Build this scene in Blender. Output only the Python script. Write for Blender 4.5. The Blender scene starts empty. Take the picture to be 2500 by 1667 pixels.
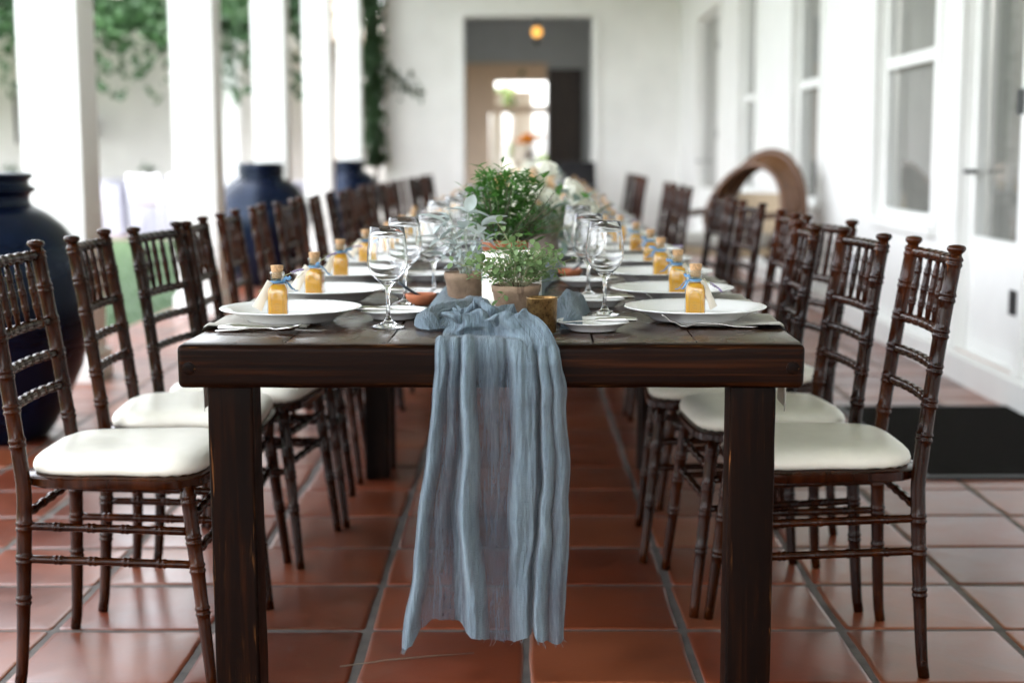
import bpy, bmesh, math, random
from mathutils import Vector, Matrix, Euler, noise
random.seed(7)
PI = math.pi
R = math.radians
sc = bpy.context.scene
COL = sc.collection

# ------------------------------------------------------------------ camera, sky, sun, exposure
PITCH, YAW, ROLL, CAM_H = 7.407, 0.413, -0.20, 1.11
cd = bpy.data.cameras.new('camera')
cam = bpy.data.objects.new('camera', cd)
COL.objects.link(cam)
cam.matrix_world = (Matrix.Translation((0, 0, CAM_H)) @ Matrix.Rotation(R(YAW), 4, 'Z')
                    @ Matrix.Rotation(R(90 - PITCH), 4, 'X') @ Matrix.Rotation(R(ROLL), 4, 'Z'))
cd.sensor_width = 36.0
cd.lens = 50.51
cd.clip_start = 0.05
cd.clip_end = 500
cd.dof.use_dof = True
cd.dof.focus_distance = 2.72
cd.dof.aperture_fstop = 2.3
cd.dof.aperture_blades = 9
sc.camera = cam

SUN_EL, SUN_AZ = 62.0, 115.0      # azimuth clockwise from +Y: high, over the house on the right
w = bpy.data.worlds.new('World')
sc.world = w
w.use_nodes = True
wn = w.node_tree
bg = wn.nodes['Background']
sky = wn.nodes.new('ShaderNodeTexSky')
sky.sky_type = 'NISHITA'
sky.sun_disc = False
sky.sun_elevation = R(SUN_EL)
sky.sun_rotation = R(SUN_AZ)
sky.dust_density = 3.0
hs = wn.nodes.new('ShaderNodeHueSaturation')   # thin bright overcast: the blue is washed out
hs.inputs['Saturation'].default_value = 0.22
wn.links.new(sky.outputs[0], hs.inputs['Color'])
wn.links.new(hs.outputs[0], bg.inputs['Color'])
bg.inputs['Strength'].default_value = 0.15
sd = bpy.data.lights.new('sun', 'SUN')
sd.energy = 0.6
sd.angle = R(14)
sd.color = (1.0, 0.95, 0.88)
sun = bpy.data.objects.new('sun', sd)
COL.objects.link(sun)
sv = Vector((math.sin(R(SUN_AZ)) * math.cos(R(SUN_EL)), math.cos(R(SUN_AZ)) * math.cos(R(SUN_EL)), math.sin(R(SUN_EL))))
sun.rotation_euler = sv.to_track_quat('Z', 'Y').to_euler()
sun.location = (8, -4, 14)

vs = sc.view_settings
vs.view_transform = 'Standard'
vs.look = 'None'
vs.gamma = 1.0
vs.use_curve_mapping = False
vs.exposure = 3.85
sc.render.engine = 'CYCLES'
cy = sc.cycles
cy.use_denoising = True
try:
    cy.denoiser = 'OPENIMAGEDENOISE'
except Exception:
    pass
cy.max_bounces = 12
cy.diffuse_bounces = 5
cy.glossy_bounces = 4
cy.transmission_bounces = 10
cy.transparent_max_bounces = 16
cy.sample_clamp_indirect = 6.0
cy.caustics_refractive = False
cy.caustics_reflective = False

# ------------------------------------------------------------------ materials
MATS = {}
def nd(nt, typ, **kw):
    n = nt.nodes.new(typ)
    for k, v in kw.items():
        if k in n.inputs:
            n.inputs[k].default_value = v
        else:
            setattr(n, k, v)
    return n

def base(name):
    m = bpy.data.materials.new(name)
    m.use_nodes = True
    nt = m.node_tree
    b = nt.nodes['Principled BSDF']
    MATS[name] = m
    return m, nt, b

def col4(c):
    return (c[0], c[1], c[2], 1.0)

def ramp(nt, fac, stops):
    r = nt.nodes.new('ShaderNodeValToRGB')
    els = r.color_ramp.elements
    while len(els) < len(stops):
        els.new(0.5)
    for e, (p, c) in zip(els, stops):
        e.position = p
        e.color = col4(c) if len(c) == 3 else c
    nt.links.new(fac, r.inputs[0])
    return r.outputs[0]

def coords(nt, scale=(1, 1, 1), kind='Object', rot=(0, 0, 0)):
    tc = nt.nodes.new('ShaderNodeTexCoord')
    mp = nt.nodes.new('ShaderNodeMapping')
    mp.inputs['Scale'].default_value = scale
    mp.inputs['Rotation'].default_value = rot
    nt.links.new(tc.outputs[kind], mp.inputs[0])
    return mp.outputs[0]

def noise_n(nt, vec, scale, detail=4, rough=.55, dist=0.0):
    n = nt.nodes.new('ShaderNodeTexNoise')
    n.inputs['Scale'].default_value = scale
    n.inputs['Detail'].default_value = detail
    n.inputs['Roughness'].default_value = rough
    n.inputs['Distortion'].default_value = dist
    nt.links.new(vec, n.inputs['Vector'])
    return n.outputs['Fac']

def mixc(nt, a, b, fac, mode='MIX'):
    m = nt.nodes.new('ShaderNodeMix')
    m.data_type = 'RGBA'
    m.blend_type = mode
    for val, i in ((fac, 0), (a, 6), (b, 7)):
        if isinstance(val, (int, float)):
            m.inputs[i].default_value = val
        elif isinstance(val, tuple):
            m.inputs[i].default_value = col4(val)
        else:
            nt.links.new(val, m.inputs[i])
    return m.outputs[2]

def bump(nt, b, h, strength=.3, dist=.002):
    n = nt.nodes.new('ShaderNodeBump')
    n.inputs['Strength'].default_value = strength
    n.inputs['Distance'].default_value = dist
    nt.links.new(h, n.inputs['Height'])
    nt.links.new(n.outputs[0], b.inputs['Normal'])

def val_range(nt, v, lo, hi):
    n = nt.nodes.new('ShaderNodeMapRange')
    n.inputs['To Min'].default_value = lo
    n.inputs['To Max'].default_value = hi
    nt.links.new(v, n.inputs['Value'])
    return n.outputs[0]

def simple(name, c, rough=.5, var=.12, scale=12, metal=0, coat=0, bumpk=0, sss=0, spec=.5, kind='Object', transl=0):
    m, nt, b = base(name)
    v = coords(nt, kind=kind)
    n = noise_n(nt, v, scale, 5)
    d = tuple(x * (1 - var) for x in c)
    l = tuple(min(1, x * (1 + var)) for x in c)
    nt.links.new(ramp(nt, n, [(.3, d), (.7, l)]), b.inputs['Base Color'])
    b.inputs['Roughness'].default_value = rough
    b.inputs['Metallic'].default_value = metal
    b.inputs['Coat Weight'].default_value = coat
    b.inputs['Coat Roughness'].default_value = .12
    b.inputs['Specular IOR Level'].default_value = spec
    if sss:
        b.inputs['Subsurface Weight'].default_value = sss
        b.inputs['Subsurface Radius'].default_value = (.01, .008, .005)
    if bumpk:
        bump(nt, b, noise_n(nt, v, scale * 6, 6), bumpk, .003)
    if transl:
        t = nt.nodes.new('ShaderNodeBsdfTranslucent')
        t.inputs['Color'].default_value = col4(tuple(min(1, x * 1.3) for x in c))
        mx = nt.nodes.new('ShaderNodeMixShader')
        mx.inputs[0].default_value = transl
        nt.links.new(b.outputs[0], mx.inputs[1])
        nt.links.new(t.outputs[0], mx.inputs[2])
        nt.links.new(mx.outputs[0], nt.nodes['Material Output'].inputs[0])
    return m

def wood(name, dark, mid, light, grain=(30, 30, 3), rough=.35, coat=.3, flecks=None, rnd=.25, spec=.5, edge=None):
    m, nt, b = base(name)
    v = coords(nt, grain)
    oi = nt.nodes.new('ShaderNodeObjectInfo')
    n = noise_n(nt, v, 1.0, 7, .62, .6)
    c = ramp(nt, n, [(.25, dark), (.5, mid), (.78, light)])
    tint = val_range(nt, oi.outputs['Random'], 1 - rnd, 1 + rnd)
    cc = nt.nodes.new('ShaderNodeVectorMath')
    cc.operation = 'SCALE'
    nt.links.new(c, cc.inputs[0])
    nt.links.new(tint, cc.inputs['Scale'])
    out = mixc(nt, cc.outputs[0], oi.outputs['Color'], 1.0, 'MULTIPLY')
    if flecks:
        fl = noise_n(nt, coords(nt, tuple(g * flecks[1] for g in grain)), 1.0, 3, .7, .4)
        pa = noise_n(nt, coords(nt, (4, 4, 4)), 1.6, 3)
        mm = nt.nodes.new('ShaderNodeMath')
        mm.operation = 'MULTIPLY'
        nt.links.new(ramp(nt, fl, [(.60, (0, 0, 0)), (.67, (1, 1, 1))]), mm.inputs[0])
        nt.links.new(ramp(nt, pa, [(.42, (0, 0, 0)), (.62, (1, 1, 1))]), mm.inputs[1])
        fk = mm.outputs[0]
        if edge is not None:      # wear gathers along the worn arrises
            tcg = nt.nodes.new('ShaderNodeTexCoord')
            sx = nt.nodes.new('ShaderNodeSeparateXYZ')
            nt.links.new(tcg.outputs['Generated'], sx.inputs[0])
            ab = nt.nodes.new('ShaderNodeMath'); ab.operation = 'SUBTRACT'; ab.inputs[1].default_value = .5
            nt.links.new(sx.outputs[edge], ab.inputs[0])
            a2 = nt.nodes.new('ShaderNodeMath'); a2.operation = 'ABSOLUTE'
            nt.links.new(ab.outputs[0], a2.inputs[0])
            me_ = nt.nodes.new('ShaderNodeMath'); me_.operation = 'MULTIPLY'
            nt.links.new(fk, me_.inputs[0])
            nt.links.new(ramp(nt, a2.outputs[0], [(.36, (.06, .06, .06)), (.47, (1, 1, 1))]), me_.inputs[1])
            fk = me_.outputs[0]
        out = mixc(nt, out, flecks[0], fk)
    nt.links.new(out, b.inputs['Base Color'])
    rr = noise_n(nt, coords(nt, (9, 9, 9)), 1.0, 5)
    nt.links.new(val_range(nt, rr, rough - .12, rough + .14), b.inputs['Roughness'])
    b.inputs['Coat Weight'].default_value = coat
    b.inputs['Coat Roughness'].default_value = .16
    b.inputs['Specular IOR Level'].default_value = spec
    bump(nt, b, n, .35, .0012)
    return m

wood('chair_wood', (.0060, .0010, .0002), (.0210, .0042, .0008), (.062, .0140, .0026), (26, 26, 5), .15, .0, ((.16, .055, .016), 4.0), .25, .20, 2)
wood('table_wood', (.0016, .0004, .0002), (.0075, .0020, .0006), (.048, .0130, .0034), (1.8, 22, 80), .36, .0, ((.30, .12, .035), 3.2), .10, .06, 2)
wood('plank_wood', (.016, .0060, .0030), (.036, .0140, .0068), (.070, .029, .0140), (42, 3.0, 42), .26, .10, None, .15, .5)
wood('leg_wood', (.0014, .0004, .0002), (.0048, .0014, .0005), (.022, .0062, .0018), (44, 44, 2.2), .42, .0, ((.30, .12, .04), 3.4), .12, .06, 0)
wood('door_wood', (.012, .006, .003), (.03, .015, .0075), (.055, .028, .012), (18, 18, 1.5), .5, .0)
wood('rattan', (.035, .012, .004), (.095, .038, .014), (.17, .075, .030), (40, 40, 40), .45, .1)

def tile_mat():
    m, nt, b = base('terracotta_tile')
    v = coords(nt, kind='Generated')
    oi = nt.nodes.new('ShaderNodeObjectInfo')
    geo = nt.nodes.new('ShaderNodeNewGeometry')
    p = nt.nodes.new('ShaderNodeMapping')
    nt.links.new(geo.outputs['Position'], p.inputs[0])
    n = noise_n(nt, p.outputs[0], 4.5, 6, .6)
    n2 = noise_n(nt, p.outputs[0], 110, 4, .6)
    c1 = ramp(nt, oi.outputs['Random'], [(0, (.110, .023, .0085)), (.2, (.165, .034, .012)), (.4, (.205, .050, .018)), (.6, (.140, .029, .010)), (.8, (.235, .066, .026)), (1, (.125, .034, .016))])
    c2 = ramp(nt, n, [(.28, (.60, .55, .52)), (.5, (1, 1, 1)), (.74, (1.30, 1.38, 1.45))])
    c = mixc(nt, c1, c2, 1.0, 'MULTIPLY')
    pits = ramp(nt, n2, [(.70, (0, 0, 0)), (.80, (1, 1, 1))])
    mm = nt.nodes.new('ShaderNodeMath'); mm.operation = 'MULTIPLY'; mm.inputs[1].default_value = .18
    nt.links.new(pits, mm.inputs[0])
    c = mixc(nt, c, (.12, .04, .025), mm.outputs[0])
    nt.links.new(c, b.inputs['Base Color'])
    r = noise_n(nt, p.outputs[0], 9, 6, .65)
    nt.links.new(val_range(nt, r, .22, .46), b.inputs['Roughness'])
    b.inputs['Coat Weight'].default_value = .40
    b.inputs['Coat Roughness'].default_value = .24
    h = nt.nodes.new('ShaderNodeMath'); h.operation = 'MULTIPLY_ADD'; h.inputs[1].default_value = .25
    nt.links.new(n2, h.inputs[0]); nt.links.new(n, h.inputs[2])
    bump(nt, b, h.outputs[0], .25, .004)
tile_mat()

simple('grout', (.095, .082, .072), .8, .35, 14, bumpk=.5)
simple('white_paint', (.82, .82, .80), .45, .03, 3, bumpk=.06)
simple('white_stucco', (.80, .80, .775), .8, .05, 2.2, bumpk=.25)
simple('court_stucco', (.80, .80, .77), .85, .07, 1.5, bumpk=.25)
simple('ceiling_white', (.80, .80, .78), .7, .03, 3)
simple('grey_plaster', (.50, .52, .51), .8, .08, 2)
simple('peach_plaster', (.62, .50, .40), .8, .06, 2)
simple('ivory_vinyl', (.80, .775, .69), .36, .03, 30, bumpk=.06, sss=.05)
simple('porcelain', (.84, .845, .85), .12, .01, 3, coat=.5)
simple('candle_wax', (.86, .82, .74), .5, .02, 5, sss=.5)
simple('cork', (.50, .30, .15), .85, .35, 320, bumpk=.5)
simple('tag_paper', (.82, .76, .68), .7, .05, 20, transl=.25)
simple('ribbon_blue', (.10, .23, .40), .6, .12, 60)
simple('sprig_stem', (.27, .28, .15), .7, .2, 60)
simple('lavender', (.24, .19, .33), .8, .25, 150)
simple('steel', (.62, .61, .60), .16, .04, 20, metal=1)
simple('terracotta', (.42, .135, .06), .75, .15, 40, bumpk=.2)
simple('dark_enamel', (.02, .03, .045), .3, .1, 20)
simple('napkin_linen', (.42, .40, .36), .85, .06, 140, bumpk=.35)
simple('soil', (.030, .018, .012), .95, .4, 120, bumpk=.8)
simple('black_cloth', (.008, .008, .010), .85, .2, 14)
simple('table_linen', (.52, .52, .60), .85, .04, 8)
simple('mat_fibre', (.008, .0066, .0056), .95, .4, 160, bumpk=.8, spec=.05)
simple('black_iron', (.012, .014, .016), .45, .2, 30)
simple('folding_white', (.66, .66, .72), .5, .04, 8)
simple('seat_brown', (.16, .11, .09), .6, .15, 10)
simple('cane_weave', (.42, .32, .21), .7, .25, 60, bumpk=.6)
simple('curtain', (.28, .27, .245), .9, .05, 4)
simple('interior_dark', (.20, .20, .19), .9, .1, 2)
simple('path_paving', (.17, .12, .11), .8, .15, 4)
simple('ground_soil', (.13, .12, .085), .95, .3, .6)
simple('lawn_base', (.045, .080, .034), .9, .3, 9, bumpk=.5)
simple('grass_blade', (.050, .098, .036), .6, .3, 3, transl=.3)
simple('leaf_oregano', (.185, .285, .115), .55, .22, 45, transl=.28)
simple('stem_oregano', (.33, .31, .19), .6, .15, 60)
simple('leaf_mint', (.070, .195, .034), .45, .3, 40, transl=.3)
simple('leaf_silver', (.46, .52, .51), .8, .10, 60, transl=.15, bumpk=.3)
simple('stem_silver', (.42, .45, .40), .8, .1, 60)
simple('leaf_rosemary', (.055, .14, .045), .5, .3, 60, transl=.15)
simple('leaf_ivy', (.036, .082, .030), .5, .45, 1.4, transl=.3)
simple('leaf_tree', (.050, .105, .028), .5, .45, .9, transl=.3)
simple('leaf_light', (.16, .23, .05), .5, .3, 1.2, transl=.35)
simple('leaf_eucalyptus', (.20, .27, .23), .65, .2, 40, transl=.2)
simple('bark', (.11, .085, .06), .9, .3, 8, bumpk=.6)
simple('rose_white', (.82, .81, .72), .6, .04, 30, transl=.3)
simple('rose_peach', (.80, .55, .30), .6, .1, 30, transl=.3)
simple('flower_orange', (.80, .30, .02), .6, .15, 30, transl=.3)
simple('vase_grey', (.20, .16, .13), .5, .1, 10)

def glaze():
    m, nt, b = base('blue_glaze')
    v = coords(nt)
    n = noise_n(nt, v, 3.0, 5, .6)
    n2 = noise_n(nt, coords(nt, (1, 1, 5)), 2.0, 4)
    c = ramp(nt, n, [(.3, (.0006, .0012, .004)), (.6, (.0012, .0040, .018)), (.8, (.004, .013, .055))])
    nt.links.new(c, b.inputs['Base Color'])
    nt.links.new(val_range(nt, n2, .16, .42), b.inputs['Roughness'])
    b.inputs['Specular Tint'].default_value = (.62, .76, 1.0, 1)
    b.inputs['Specular IOR Level'].default_value = .32
    bump(nt, b, n2, .15, .01)
glaze()

def clay():
    m, nt, b = base('aged_clay')
    v = coords(nt)
    n = noise_n(nt, v, 28, 6, .65)
    st = noise_n(nt, coords(nt, (60, 60, 10)), 1, 4, .6)
    c = ramp(nt, n, [(.3, (.15, .095, .062)), (.55, (.24, .160, .105)), (.8, (.33, .24, .165))])
    s = ramp(nt, st, [(.60, (1, 1, 1)), (.68, (.42, .38, .36))])
    nt.links.new(mixc(nt, c, s, .8, 'MULTIPLY'), b.inputs['Base Color'])
    b.inputs['Roughness'].default_value = .85
    bump(nt, b, n, .5, .003)
clay()

def brass():
    m, nt, b = base('aged_brass')
    n = noise_n(nt, coords(nt), 120, 6, .7)
    n2 = noise_n(nt, coords(nt), 22, 5, .6)
    c = ramp(nt, n, [(.35, (.10, .055, .022)), (.5, (.30, .18, .07)), (.75, (.42, .27, .11))])
    d = ramp(nt, n2, [(.35, (.4, .36, .3)), (.65, (1, 1, 1))])
    nt.links.new(mixc(nt, c, d, .8, 'MULTIPLY'), b.inputs['Base Color'])
    b.inputs['Metallic'].default_value = .85
    nt.links.new(val_range(nt, n, .28, .5), b.inputs['Roughness'])
    bump(nt, b, n, .3, .001)
brass()

def glass(name, tint=(1, 1, 1), rough=0.0):
    m, nt, b = base(name)
    b.inputs['Base Color'].default_value = col4(tint)
    b.inputs['Transmission Weight'].default_value = 1.0
    b.inputs['Roughness'].default_value = rough
    b.inputs['IOR'].default_value = 1.47
    v = noise_n(nt, coords(nt), 30, 2)
    nt.links.new(val_range(nt, v, 0.0, 0.02), b.inputs['Roughness'])
glass('clear_glass', (.985, .99, .99))

def thin_pane():
    m, nt, b = base('window_glass')
    b.inputs['Base Color'].default_value = (.35, .36, .36, 1)
    b.inputs['Roughness'].default_value = .04
    n = noise_n(nt, coords(nt), 2.0, 2)
    bump(nt, b, n, .05, .02)
    b.inputs['Specular IOR Level'].default_value = .8
    t = nt.nodes.new('ShaderNodeBsdfTransparent')
    t.inputs[0].default_value = (.9, .92, .92, 1)
    g = nt.nodes.new('ShaderNodeBsdfGlossy')
    g.inputs['Roughness'].default_value = .03
    lw = nt.nodes.new('ShaderNodeLayerWeight')
    lw.inputs['Blend'].default_value = .5
    pw_ = nt.nodes.new('ShaderNodeMath'); pw_.operation = 'POWER'; pw_.inputs[1].default_value = 4.0
    nt.links.new(lw.outputs['Facing'], pw_.inputs[0])
    f = nt.nodes.new('ShaderNodeMapRange')
    f.inputs['To Min'].default_value = .05
    nt.links.new(pw_.outputs[0], f.inputs['Value'])
    mx = nt.nodes.new('ShaderNodeMixShader')
    nt.links.new(f.outputs[0], mx.inputs[0])
    nt.links.new(t.outputs[0], mx.inputs[1])
    nt.links.new(g.outputs[0], mx.inputs[2])
    nt.links.new(mx.outputs[0], nt.nodes['Material Output'].inputs[0])
thin_pane()

def bottle_glass():
    m, nt, b = base('bottle_glass')
    t = nt.nodes.new('ShaderNodeBsdfTransparent')
    t.inputs[0].default_value = (.94, .96, .95, 1)
    g = nt.nodes.new('ShaderNodeBsdfGlossy')
    n = noise_n(nt, coords(nt), 40, 2)
    nt.links.new(val_range(nt, n, .02, .06), g.inputs['Roughness'])
    lw = nt.nodes.new('ShaderNodeLayerWeight'); lw.inputs['Blend'].default_value = .5
    p = nt.nodes.new('ShaderNodeMath'); p.operation = 'POWER'; p.inputs[1].default_value = 3.2
    nt.links.new(lw.outputs['Facing'], p.inputs[0])
    f = nt.nodes.new('ShaderNodeMapRange'); f.inputs['To Min'].default_value = .05
    nt.links.new(p.outputs[0], f.inputs['Value'])
    mx = nt.nodes.new('ShaderNodeMixShader')
    nt.links.new(f.outputs[0], mx.inputs[0]); nt.links.new(t.outputs[0], mx.inputs[1]); nt.links.new(g.outputs[0], mx.inputs[2])
    nt.links.new(mx.outputs[0], nt.nodes['Material Output'].inputs[0])
bottle_glass()

def juice():
    m, nt, b = base('amber_juice')
    n = noise_n(nt, coords(nt, (1, 1, 1)), 35, 3)
    nt.links.new(ramp(nt, n, [(.3, (.68, .35, .022)), (.7, (.76, .42, .036))]), b.inputs['Base Color'])
    b.inputs['Roughness'].default_value = .12
    b.inputs['Subsurface Weight'].default_value = .25
    b.inputs['Subsurface Radius'].default_value = (.012, .007, .002)
    b.inputs['Coat Weight'].default_value = .8
    b.inputs['Coat Roughness'].default_value = .03
    t = nt.nodes.new('ShaderNodeBsdfTranslucent')
    t.inputs[0].default_value = (.80, .44, .05, 1)
    mx = nt.nodes.new('ShaderNodeMixShader')
    mx.inputs[0].default_value = .30
    nt.links.new(b.outputs[0], mx.inputs[1])
    nt.links.new(t.outputs[0], mx.inputs[2])
    nt.links.new(mx.outputs[0], nt.nodes['Material Output'].inputs[0])
juice()

def gauze():
    m, nt, b = base('blue_gauze')
    v = coords(nt)
    n = noise_n(nt, v, 9, 5, .6)
    cr = noise_n(nt, coords(nt, (270, 24, 24)), 1.0, 3, .55, 1.2)
    wv = noise_n(nt, coords(nt, (90, 90, 420)), 1.0, 2, .5)
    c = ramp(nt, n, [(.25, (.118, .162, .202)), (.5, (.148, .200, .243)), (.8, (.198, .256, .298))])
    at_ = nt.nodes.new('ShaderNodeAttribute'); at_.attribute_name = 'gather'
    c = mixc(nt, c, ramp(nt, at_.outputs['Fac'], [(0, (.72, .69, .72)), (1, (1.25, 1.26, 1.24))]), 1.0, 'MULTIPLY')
    c2 = mixc(nt, c, ramp(nt, cr, [(.36, (.66, .64, .70)), (.58, (1.08, 1.08, 1.06))]), .5, 'MULTIPLY')
    nt.links.new(c2, b.inputs['Base Color'])
    b.inputs['Roughness'].default_value = .92
    b.inputs['Sheen Weight'].default_value = .2
    b.inputs['Specular IOR Level'].default_value = .15
    h = nt.nodes.new('ShaderNodeMath'); h.operation = 'MULTIPLY_ADD'
    h.inputs[1].default_value = .35
    nt.links.new(wv, h.inputs[0]); nt.links.new(cr, h.inputs[2])
    bump(nt, b, h.outputs[0], 1.0, .006)
    t = nt.nodes.new('ShaderNodeBsdfTranslucent')
    nt.links.new(c2, t.inputs[0])
    tr = nt.nodes.new('ShaderNodeBsdfTransparent')
    m1 = nt.nodes.new('ShaderNodeMixShader'); m1.inputs[0].default_value = .18
    m2 = nt.nodes.new('ShaderNodeMixShader')
    lw = nt.nodes.new('ShaderNodeLayerWeight'); lw.inputs['Blend'].default_value = .5
    sheer = ramp(nt, lw.outputs['Facing'], [(0, (.95, .95, .95)), (.35, (.55, .55, .55)), (.8, (.06, .06, .06))])
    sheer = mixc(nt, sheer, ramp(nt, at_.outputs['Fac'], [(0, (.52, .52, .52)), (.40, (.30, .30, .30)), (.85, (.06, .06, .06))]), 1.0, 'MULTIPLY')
    nt.links.new(mixc(nt, sheer, ramp(nt, cr, [(.34, (.92, .92, .92)), (.60, (.78, .78, .78))]), 1.0, 'MULTIPLY'), m2.inputs[0])
    nt.links.new(b.outputs[0], m1.inputs[1]); nt.links.new(t.outputs[0], m1.inputs[2])
    nt.links.new(m1.outputs[0], m2.inputs[1]); nt.links.new(tr.outputs[0], m2.inputs[2])
    nt.links.new(m2.outputs[0], nt.nodes['Material Output'].inputs[0])
gauze()

def emit(name, c, s):
    m, nt, b = base(name)
    n = noise_n(nt, coords(nt), 3, 1)
    nt.links.new(ramp(nt, n, [(0, c), (1, c)]), b.inputs['Emission Color'])
    b.inputs['Emission Strength'].default_value = s
    b.inputs['Base Color'].default_value = col4(c)
emit('amber_lamp', (1.0, .47, .10), .13)
emit('white_lamp', (1.0, .93, .85), .09)

# ------------------------------------------------------------------ mesh helpers
def nz(x, y=0., z=0.):
    return noise.noise(Vector((x, y, z)))
class MB:
    """collects verts and faces; build() links them as ONE mesh object"""
    def __init__(self):
        self.v = []
        self.f = []
    def add(self, verts, faces):
        o = len(self.v)
        self.v += [tuple(p) for p in verts]
        self.f += [tuple(i + o for i in f) for f in faces]
        return self
    def box(self, a, b):
        x0, y0, z0 = a
        x1, y1, z1 = b
        return self.add([(x0, y0, z0), (x1, y0, z0), (x1, y1, z0), (x0, y1, z0), (x0, y0, z1), (x1, y0, z1), (x1, y1, z1), (x0, y1, z1)],
                        [(0, 3, 2, 1), (4, 5, 6, 7), (0, 1, 5, 4), (1, 2, 6, 5), (2, 3, 7, 6), (3, 0, 4, 7)])
    def lathe(self, prof, n=32, c=(0, 0, 0), close=False):
        vs, fs = [], []
        m = len(prof)
        for (r, z) in prof:
            for k in range(n):
                a = 2 * PI * k / n
                vs.append((c[0] + r * math.cos(a), c[1] + r * math.sin(a), c[2] + z))
        rng = m if close else m - 1
        for i in range(rng):
            j = (i + 1) % m
            for k in range(n):
                k2 = (k + 1) % n
                fs.append((i * n + k, i * n + k2, j * n + k2, j * n + k))
        if not close:
            fs.append(tuple(range(n - 1, -1, -1)))
            fs.append(tuple((m - 1) * n + k for k in range(n)))
        return self.add(vs, fs)
    def sweep(self, pts, rad, n=8, flat=None, cap=True):
        """tube along points; rad a number or list; flat=(a,b) scales the section"""
        pts = [Vector(p) for p in pts]
        m = len(pts)
        if not hasattr(rad, '__len__'):
            rad = [rad] * m
        vs, fs = [], []
        up = None
        for i, p in enumerate(pts):
            t = (pts[min(i + 1, m - 1)] - pts[max(i - 1, 0)])
            if t.length < 1e-9:
                t = Vector((0, 0, 1))
            t.normalize()
            if up is None:
                up = Vector((1, 0, 0)) if abs(t.x) < .8 else Vector((0, 1, 0))
            s = t.cross(up); s.normalize()
            up = s.cross(t); up.normalize()
            fa, fb = flat if flat else (1, 1)
            for k in range(n):
                a = 2 * PI * k / n
                vs.append(p + s * (rad[i] * fa * math.cos(a)) + up * (rad[i] * fb * math.sin(a)))
        for i in range(m - 1):
            for k in range(n):
                k2 = (k + 1) % n
                fs.append((i * n + k, i * n + k2, (i + 1) * n + k2, (i + 1) * n + k))
        if cap:
            fs.append(tuple(range(n - 1, -1, -1)))
            fs.append(tuple((m - 1) * n + k for k in range(n)))
        return self.add(vs, fs)
    def grid(self, fn, nu, nv):
        vs = [fn(i / nu, j / nv) for j in range(nv + 1) for i in range(nu + 1)]
        w_ = nu + 1
        return self.add(vs, [(j * w_ + i, j * w_ + i + 1, (j + 1) * w_ + i + 1, (j + 1) * w_ + i) for j in range(nv) for i in range(nu)])
    def mesh(self, name, mat, smooth=True, auto=None):
        me = bpy.data.meshes.new(name)
        me.from_pydata(self.v, [], self.f)
        me.materials.append(MATS[mat] if isinstance(mat, str) else mat)
        if smooth:
            me.polygons.foreach_set('use_smooth', [True] * len(me.polygons))
            if auto:
                try:
                    me.set_sharp_from_angle(angle=R(auto))
                except Exception:
                    pass
        me.update()
        return me
    def build(self, name, mat, parent=None, smooth=True, auto=None):
        return link(name, self.mesh(name, mat, smooth, auto), parent)

def link(name, me, parent=None, mw=None):
    o = bpy.data.objects.new(name, me)
    COL.objects.link(o)
    if parent:
        o.parent = parent
    if mw is not None:
        o.matrix_local = mw
    return o

def tag(o, label=None, cat=None, group=None, kind=None):
    if label: o['label'] = label
    if cat: o['category'] = cat
    if group: o['group'] = group
    if kind: o['kind'] = kind
    return o

def thing(name, label, cat, loc=(0, 0, 0), rz=0, group=None):
    o = bpy.data.objects.new(name, None)
    COL.objects.link(o)
    o.empty_display_size = .1
    o.location = loc
    o.rotation_euler = (0, 0, rz)
    return tag(o, label, cat, group)

def copy_tree(o, parent=None):
    c = o.copy()
    COL.objects.link(c)
    c.parent = parent
    for ch in list(KIDS.get(o.name, [])) or list(o.children):
        copy_tree(ch, c)
    return c
KIDS = {}

def rounded(dims, bev=.006, seg=2, jit=0, cuts=0, seed=0):
    """a box of dims (centred in x,y; z from 0) with rounded, slightly uneven edges"""
    bm = bmesh.new()
    bmesh.ops.create_cube(bm, size=1)
    bmesh.ops.scale(bm, vec=dims, verts=bm.verts)
    bmesh.ops.translate(bm, vec=(0, 0, dims[2] / 2), verts=bm.verts)
    bmesh.ops.bevel(bm, geom=list(bm.edges), offset=bev, segments=seg, profile=.6, affect='EDGES')
    if cuts:
        ax = max(range(3), key=lambda i: dims[i])
        for k in range(1, cuts):
            co = [0, 0, 0]
            no = [0, 0, 0]
            co[ax] = (k / cuts - .5) * dims[ax] * .97 + (dims[2] / 2 if ax == 2 else 0)
            no[ax] = 1
            bmesh.ops.bisect_plane(bm, geom=bm.verts[:] + bm.edges[:] + bm.faces[:], plane_co=co, plane_no=no)
    if jit:
        for v in bm.verts:
            q = v.co * 14 + Vector((seed * 3.1, seed * 1.7, 0))
            v.co += Vector((noise.noise(q), noise.noise(q + Vector((9, 0, 0))), noise.noise(q + Vector((0, 9, 0))))) * jit
    mb = MB()
    bm.verts.index_update()
    mb.add([v.co.copy() for v in bm.verts], [[v.index for v in f.verts] for f in bm.faces])
    bm.free()
    return mb

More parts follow.
